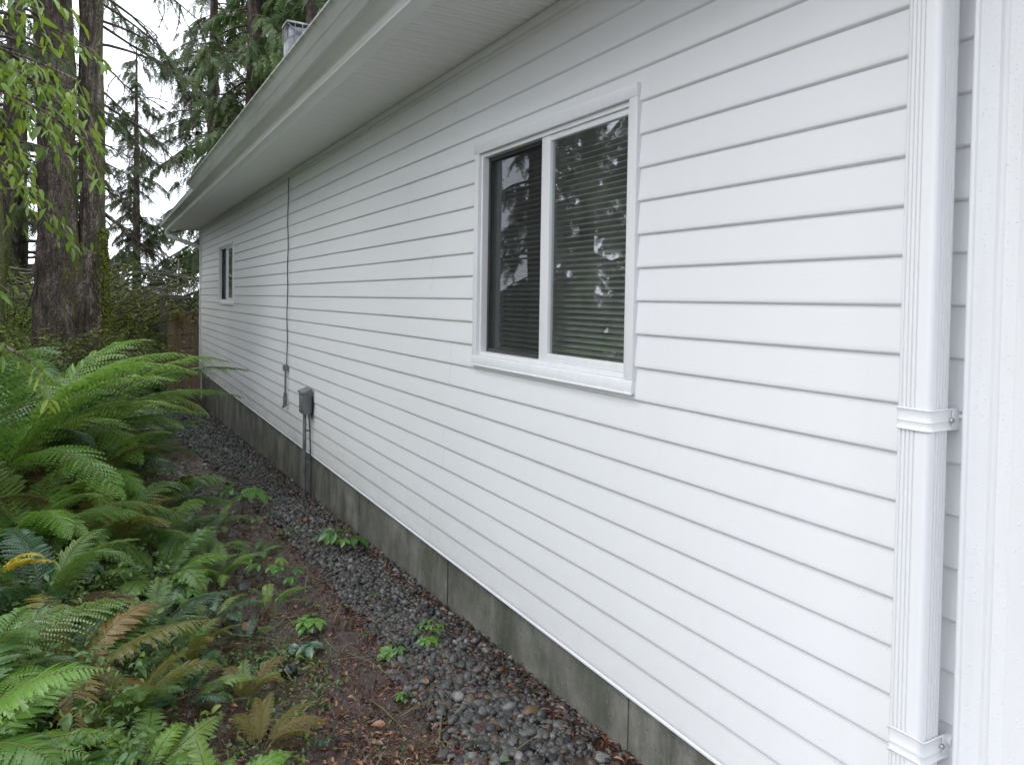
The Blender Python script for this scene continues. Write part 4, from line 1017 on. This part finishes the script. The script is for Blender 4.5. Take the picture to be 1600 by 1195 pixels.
def branch_paths(z0, z1, n, reach, rr, taper=.75, az=None, droop=.5, base=(0, 0)):
    out = []
    for i in range(n):
        t = (i+rr.random())/n; z = z0+(z1-z0)*t; a = rr.uniform(0, 2*PI) if az is None else R(rr.uniform(*az)); L = reach*(1-taper*t)*rr.uniform(.6, 1.15)
        p = Vector((base[0], base[1], z)); d = Vector((math.cos(a), math.sin(a), rr.uniform(-.05, .25))); pts = [p.copy()]
        for k in range(7):
            d += Vector((rr.uniform(-.14, .14), rr.uniform(-.14, .14), -droop*.16+rr.uniform(-.05, .06))); d.normalize(); p = p+d*(L/7); pts.append(p.copy())
        out.append((pts, L))
    return out
def crown_arrays(branches, spacing, size, rr, skip=.2, hang=.6):
    P = []; Fw = []; Sc = []; T = []; Bs = []
    for pts, L in branches:
        bt = rr.random(); n = max(4, int(L*(1-skip)/spacing)); pa = np.array([p[:] for p in pts]); tt = np.linspace(0, 1, len(pts))
        for i in range(n):
            t = skip+(1-skip)*(i+rr.random())/n; c = np.array([np.interp(t, tt, pa[:, k]) for k in range(3)]); dr = pa[-1]-pa[0]; dr /= np.linalg.norm(dr)+1e-6
            for sd in (-1, 1):
                if rr.random() < .12: continue
                sdv = np.array([-dr[1]*sd, dr[0]*sd, 0]); v = sdv*rr.uniform(.3, 1)+dr*rr.uniform(.1, .9)+np.array([0, 0, -hang*rr.uniform(.3, 1.3)])
                P.append(c); Fw.append(v); Sc.append(size*rr.uniform(.55, 1.3)*(1.15-.5*t)); T.append(min(1, max(0, bt*.6+rr.random()*.4)))
                if rr.random() < .3: Bs.append(1)
    return np.array(P), np.array(Fw), np.array(Sc), np.array(T)
def crown_mesh(name, branches, spacing, size, rr, mat, skip=.2, hang=.6):
    P, Fw, Sc, T = crown_arrays(branches, spacing, size, rr, skip, hang)
    VV, FF, TT = [], [], []; o = 0; grp = np.arange(len(P)) % 3
    for g_ in range(3):
        s = grp == g_; tv, tf = SPR[g_]; v, fc = scatter(tv, tf, P[s], frames(Fw[s], np.tile([0, 0, 1.], (s.sum(), 1))+rng.normal(0, .35, (s.sum(), 3))), Sc[s])
        VV.append(v); FF.append(fc+o); TT.append(np.repeat(T[s], len(tv))); o += len(v)
    return npmesh(name, np.concatenate(VV), np.concatenate(FF), mat, False, tint=np.concatenate(TT))
# four kinds of conifer, shared by the background trees
KIND = []
for kx, (H, n, reach, sp, sz, z0, mat, droop) in enumerate([(17, 120, 3.4, .15, .62, 1.0, 'conifer', .6), (19, 125, 3.7, .16, .66, .8, 'conifer', .8), (15, 125, 3.1, .13, .60, .6, 'conifer_light', .9), (22, 85, 4.2, .20, .70, 2.0, 'conifer', .7)]):
    rr = random.Random(kx+50); br = branch_paths(z0, H*.97, n, reach, rr, .8, None, droop)
    cm_ = crown_mesh('crown', br, sp, sz, rr, M[mat])
    bm_ = tubes_np([(p, [.045*(1-.85*k/7)*L/3+.004 for k in range(8)]) for p, L in br]).mesh('branches', M['bark2'])
    tv, tf = trunk_mesh([(0, 0, -.6), (.1, 0, H*.5), (0, .1, H)], [.30, .18, .03], 14, 24, .1, None, kx)
    KIND.append((npmesh('trunk', tv, tf, M['bark2'], True), bm_, cm_))
def conifer(x, y, k, s, rz, label, group=None):
    rt = empty('conifer', (x, y, gz(x, y)), label, 'tree', group); rt.rotation_euler = (0, 0, rz); rt.scale = (s, s, s)
    for nm, me in zip(('trunk', 'branches', 'crown'), KIND[k]): link(nm, me, rt)
    return rt
BG = 'conifers beyond the fence'
conifer(3.3, 19.2, 2, 1.05, .4, 'light green drooping conifer standing behind the roof edge and chimney', BG)
conifer(.75, 18.4, 1, .40, 2.2, 'low dark conifer below the sky gap behind the lattice fence', BG)
conifer(-1.7, 20.5, 0, .9, 1.0, 'dark conifer seen between the double trunk and the sky gap', BG)
conifer(-3.6, 17.4, 1, .8, 4.0, 'dark conifer filling the left edge behind the double trunk', BG)
for x, y, k, s, rz in ((5.4, 22, 1, 1.0, 3), (-4.6, 30, 3, 1.0, 5), (-6.5, 27, 3, 1.1, 2.5), (8.5, 19, 0, 1.0, .8), (6, 30, 0, 1.1, .2), (4.4, 17.6, 2, .95, 1.2), (2.9, 22.5, 1, .80, 2.9), (-.3, 23.5, 1, .42, 2.9)):
    conifer(x, y, k, s, rz, 'distant dark conifer in the row beyond the fence', BG)
# left trees that the panes mirror; those behind the camera added to shade the wall
for x, y, k, s, rz in ((-4.8, 9.6, 1, .62, 0), (-6.4, 5.0, 0, .7, 1.3), (-9.5, 12.5, 3, .8, 3.4), (-6.6, 14.0, 0, .75, 2.0), (-8.5, 7.6, 2, .8, 2), (-5.2, 14.0, 1, .75, 1.0), (-9.5, -1.5, 1, .8, 2), (-6.5, -7, 3, .8, 1), (-2, -11, 1, .8, 1), (-7.6, 10.4, 1, .8, .6)):
    conifer(x, y, k, s, rz, 'dark conifer out of view, mirrored in the windows or added to shade the wall', 'conifers beyond the left edge')

# the big double trunk
bt = empty('double_trunk_tree', (-.33, 11.3, gz(-.33, 11.3)), 'huge old conifer with two dark trunks joined at a mossy base', 'tree')
tv, tf = trunk_mesh([(-.10, 0, -.3), (-.11, 0, 1.4), (-.14, 0, 2.6), (-.20, 0, 5.5), (-.30, 0, 11)], [.33, .29, .205, .20, .13], 100, 240, .15, .12, 3)
link('trunk', npmesh('trunk', tv, tf, M['bark'], True), bt)
tv, tf = trunk_mesh([(.20, .02, -.3), (.23, .02, 1.4), (.25, .02, 2.8), (.23, .02, 5.5), (.20, .1, 11)], [.21, .18, .14, .13, .09], 90, 240, .15, .09, 9)
link('trunk', npmesh('trunk', tv, tf, M['bark'], True), bt)
ms = MB(); rr = random.Random(5)
msv = []; P = []; Fw = []
for i in range(2600):
    z = .55+1.9*rr.random()**1.1; a = rr.gauss(-.35, .42); r1 = .215+.02*rr.random()
    r1 -= .03*(z-.55); P.append((.245+math.cos(a)*r1, .02+math.sin(a)*r1, z)); Fw.append((math.cos(a)*.6, math.sin(a)*.6, -1))
P = np.array(P); Fw = np.array(Fw); v, fc = scatter(*leaf_strip(2, .35, .3, .2), P, frames(Fw, rng.normal(0, 1, (len(P), 3))), rng.uniform(.02, .055, len(P)))
mo = link('moss', npmesh('moss', v, fc, M['moss']), bt); mo['kind'] = 'stuff'
segs = []; rr = random.Random(8)
def twigs(p, d, L, r1, depth, droop=.1):
    pts = [p.copy()]; q = p.copy(); dd = d.copy(); n = 6
    for k in range(n):
        dd = (dd+Vector((rr.uniform(-.2, .2), rr.uniform(-.2, .2), rr.uniform(-.14, .12)-droop*.5))).normalized(); q = q+dd*(L/n); pts.append(q.copy())
        if depth > 0 and k > 0:
            for _ in range(2): twigs(q, (dd+Vector((rr.uniform(-1, 1), rr.uniform(-1, 1), rr.uniform(-.9, .5)))).normalized(), L*rr.uniform(.22, .48), r1*.45, depth-1, droop*1.3)
    segs.append((pts, [max(.0022, r1*(1-.8*k/n)) for k in range(n+1)]))
for z, a, L, rr1 in ((2.75, 25, .95, .035), (4.15, 15, 1.2, .022), (4.7, 40, 1.4, .022), (3.9, 30, 1.0, .018), (3.6, -50, .8, .016), (5.2, 30, 1.6, .024), (5.6, 20, 1.7, .025), (3.3, 45, .9, .016), (6.2, 15, 1.9, .026), (3.05, 60, .9, .02)):
    twigs(Vector((.25, 0, z)), Vector((math.cos(R(a)), math.sin(R(a)), -.15 if z > 3 else -.42)), L, rr1, 2)
for z, a, L, rr1 in ((3.4, 170, 1.4, .03), (4.6, 190, 1.8, .05), (5.1, 165, 1.6, .03), (2.9, 200, 1.0, .03), (4.0, 215, 1.2, .02)):
    twigs(Vector((-.35, 0, z)), Vector((math.cos(R(a)), math.sin(R(a)), .05)), L, rr1, 2)
tubes_np(segs).build('dead_branches', M['bark2'], bt)
rr = random.Random(21)
cb = branch_paths(4.0, 6.8, 9, 1.5, rr, .1, (-10, 60), .85, (.2, 0))+branch_paths(5.6, 10, 22, 2.0, rr, .2, (60, 300), .7)
link('crown', crown_mesh('crown', cb, .07, .26, rr, M['conifer'], .35, .9), bt)
tubes_np([(p, [.02*(1-.85*k/7)+.003 for k in range(8)]) for p, L in cb]).build('branches', M['bark2'], bt)

# slim dark trunks left of it
def slim(x, y, pts, rad, label, nb=6):
    rt = empty('slim_trunk_tree', (x, y, gz(x, y)), label, 'tree'); tv, tf = trunk_mesh(pts, rad, 20, 60, .1, .03, x*3)
    link('trunk', npmesh('trunk', tv, tf, M['bark'], True), rt); rr_ = random.Random(int(y*10))
    br = branch_paths(3.0, 8, 26, 1.5, rr_, .3, None, .7); link('crown', crown_mesh('crown', br, .08, .28, rr_, M['conifer'], .25, .8), rt)
    tubes_np([(p, [.018*(1-.85*k/7)+.003 for k in range(8)]) for p, L in br]).build('branches', M['bark2'], rt)
slim(-1.10, 10.6, [(0, 0, -.3), (.02, 0, 2.2), (-.12, 0, 5), (-.1, 0, 10)], [.11, .09, .085, .04], 'slim dark trunk at the left edge beside the double trunk')
slim(-1.55, 12.6, [(0, 0, -.3), (.35, 0, 2.0), (.5, 0, 5), (.6, 0, 10)], [.12, .10, .09, .04], 'leaning thin trunk behind the left edge')
slim(-2.6, 14.2, [(0, 0, -.3), (-.1, 0, 3.0), (0, 0, 6), (0, 0, 11)], [.16, .14, .12, .05], 'thin conifer at the back left, mostly hidden')

# broad-leaved tree whose bright branches hang in from the left, in front of the trunks
lv5, lf5 = leaf_strip(6, .27, .6, .3, True)
def leafy(root, segs_, nper, size, rr_, mat, hang=.6, name='foliage', tmpl=None, jitter=.02):
    tv, tf = tmpl or (lv5, lf5); P = []; Fw = []; Sc = []; T = []
    for pts, _ in segs_:
        pa = np.array([p[:] for p in pts]); n = nper; tt = np.linspace(0, 1, len(pa)); bt_ = rr_.random()
        for i in range(n):
            t = (i+.5)/n; c = np.array([np.interp(t, tt, pa[:, k]) for k in range(3)]); dr = pa[-1]-pa[0]; dr = dr/(np.linalg.norm(dr)+1e-6)
            for sd in (-1, 1):
                sv = np.cross(dr, [0, 0, 1.]); sv = sv/(np.linalg.norm(sv)+1e-6)*sd
                P.append(c+np.array([rr_.gauss(0, jitter) for _ in range(3)])); Fw.append(dr*rr_.uniform(.3, .9)+sv*rr_.uniform(.5, 1)+np.array([0, 0, -hang*rr_.uniform(.2, 1.2)])); Sc.append(size*rr_.uniform(.6, 1.2)); T.append(min(1, bt_*.5+rr_.random()*.5))
    P, Fw, Sc, T = map(np.array, (P, Fw, Sc, T))
    v, fc = scatter(tv, tf, P, frames(Fw, np.tile([0, 0, 1.], (len(P), 1))+rng.normal(0, .3, (len(P), 3))), Sc)
    return link(name, npmesh(name, v, fc, mat, False, tint=np.repeat(T, len(tv))), root)
bl_ = empty('broadleaf_tree', (-1.30, 3.55, gz(-1.30, 3.55)), 'young broad leaved tree with bright green drooping compound leaves entering from the left', 'tree')
rr = random.Random(77); main = []; sub = []
st0 = [Vector(p) for p in ((0, 0, -.2), (.05, 0, 1.2), (.15, .05, 2.2), (.3, .1, 3.1))]; main.append((st0, [.035, .028, .02, .01]))
for i in range(19):
    z = rr.uniform(2.15, 2.75) if i < 17 else 1.55+.12*(i-17); p = Vector((.15*(z/2.2), .03, z)); a = rr.uniform(-8, 38) if i % 5 else rr.uniform(150, 240); L = rr.uniform(.7, 1.22) if i % 5 else .7; d = Vector((math.cos(R(a)), math.sin(R(a)), rr.uniform(.1, .6))); pts = [p.copy()]
    for k in range(7): d = (d+Vector((rr.uniform(-.15, .15), rr.uniform(-.15, .15), -.13))).normalized(); p = p+d*L/7; pts.append(p.copy())
    main.append((pts, [.006]*8))
    for k in range(2, 8):
        for _ in range(2):
            q = pts[k].copy(); d2 = (d+Vector((rr.uniform(-.9, .9), rr.uniform(-.9, .9), rr.uniform(-.7, .2)))).normalized(); sp_ = [q.copy()]
            for _k in range(4): d2 = (d2+Vector((0, 0, -.16))).normalized(); q = q+d2*.055; sp_.append(q.copy())
            sub.append((sp_, [.0018]*5))
mb = MB()
for p, ra in main: mb.tube(p, ra, 6, False)
mb.build('trunk', M['bark2'], bl_, smooth=True); tg_ = tubes_np(sub).build('twigs', M['stem'], bl_); tg_['kind'] = 'stuff'
leafy(bl_, sub, 4, .066, rr, M['maple'], .3)

# shrubs in the middle distance
def shrub(x, y, h, w_, n, size, label, mat='shrub', group=None, z=None, dr=.15):
    rt = empty('shrub', (x, y, gz(x, y) if z is None else z), label, 'shrub', group); rr_ = random.Random(int(abs(x)*100+y*10)); sg_ = []
    for i in range(n):
        a = rr_.uniform(0, 2*PI); d = Vector((math.cos(a)*rr_.uniform(.2, 1), math.sin(a)*rr_.uniform(.2, 1), 1.2)).normalized(); p = Vector((0, 0, 0)); pts = [p.copy()]
        L = h*rr_.uniform(.7, 1.2)
        for k in range(7): d = (d+Vector((math.cos(a)*.16*w_, math.sin(a)*.16*w_, -dr))+Vector((rr_.uniform(-.15, .15), rr_.uniform(-.15, .15), 0))).normalized(); p = p+d*L/7; pts.append(p.copy())
        sg_.append((pts[2:], [.006]*6)); sg_.append((pts, [.008]*8))
    tubes_np(sg_[1::2]).build('stems', M['bark2'], rt); leafy(rt, sg_[::2], 26, size, rr_, M[mat], .4, jitter=.05)
shrub(.05, 14.8, 1.6, .5, 110, .085, 'yellow green arching shrub beside the fence post', 'shrub_yellow')
shrub(-.40, 13.2, 1.4, .6, 90, .09, 'olive green shrub in front of the dark fence', 'shrub')
shrub(-.9, 14.4, 1.9, .8, 50, .12, 'dark shrub behind the double trunk', 'shrub')
shrub(-.45, 16.0, 2.4, .4, 80, .10, 'tall yellow green shrub against the dark fence right of the double trunk', 'shrub_yellow', dr=.06)
shrub(-1.35, 15.4, 2.6, .6, 110, .10, 'tall green shrub against the dark fence left of the double trunk', 'shrub', dr=.06)
shrub(-.72, 10.4, 1.3, .6, 90, .08, 'green shrub at the foot of the left trunk', 'shrub', dr=.10)
shrub(-1.9, 12.4, 1.7, .8, 50, .12, 'dark green shrub at the left edge behind the ferns')
shrub(-.05, 12.4, .8, .5, 60, .08, 'low glossy dark shrub left of the fence post')
shrub(1.75, 17.9, 2.9, .6, 130, .12, 'leafy yellow green hedge showing over the lattice', 'shrub_yellow', dr=.03)
shrub(.6, 18.6, 2.9, .7, 110, .12, 'green hedge showing over the dark fence', 'shrub', dr=.05)
shrub(-3.2, 16.0, 2.4, .8, 60, .14, 'dark undergrowth shrub at the far left')
# brush pile of cut branches on the far side of the fence
segs = []; rr = random.Random(31)
for i in range(120):
    p = Vector((rr.uniform(-1.2, 1.6), 17.9+rr.uniform(-.3, .5), 1.55+rr.uniform(0, .85)*(1-abs((i % 7)/7-.5)))); d = Vector((rr.uniform(-1, 1), rr.uniform(-.4, .4), rr.uniform(-.25, .3))).normalized(); L = rr.uniform(.5, 1.4)
    segs.append(([p-d*L/2, p+Vector((0, 0, rr.uniform(-.06, .06))), p+d*L/2], [.018, .013, .006]))
bp = tubes_np(segs).build('brush_pile', M['oldwood']); tag(bp, 'heap of grey cut branches piled up behind the dark fence', 'brush pile')
MB().box(-1.3, 1.7, 17.5, 18.6, -.5, 1.62).build('heap_base', M['oldwood'], bp)
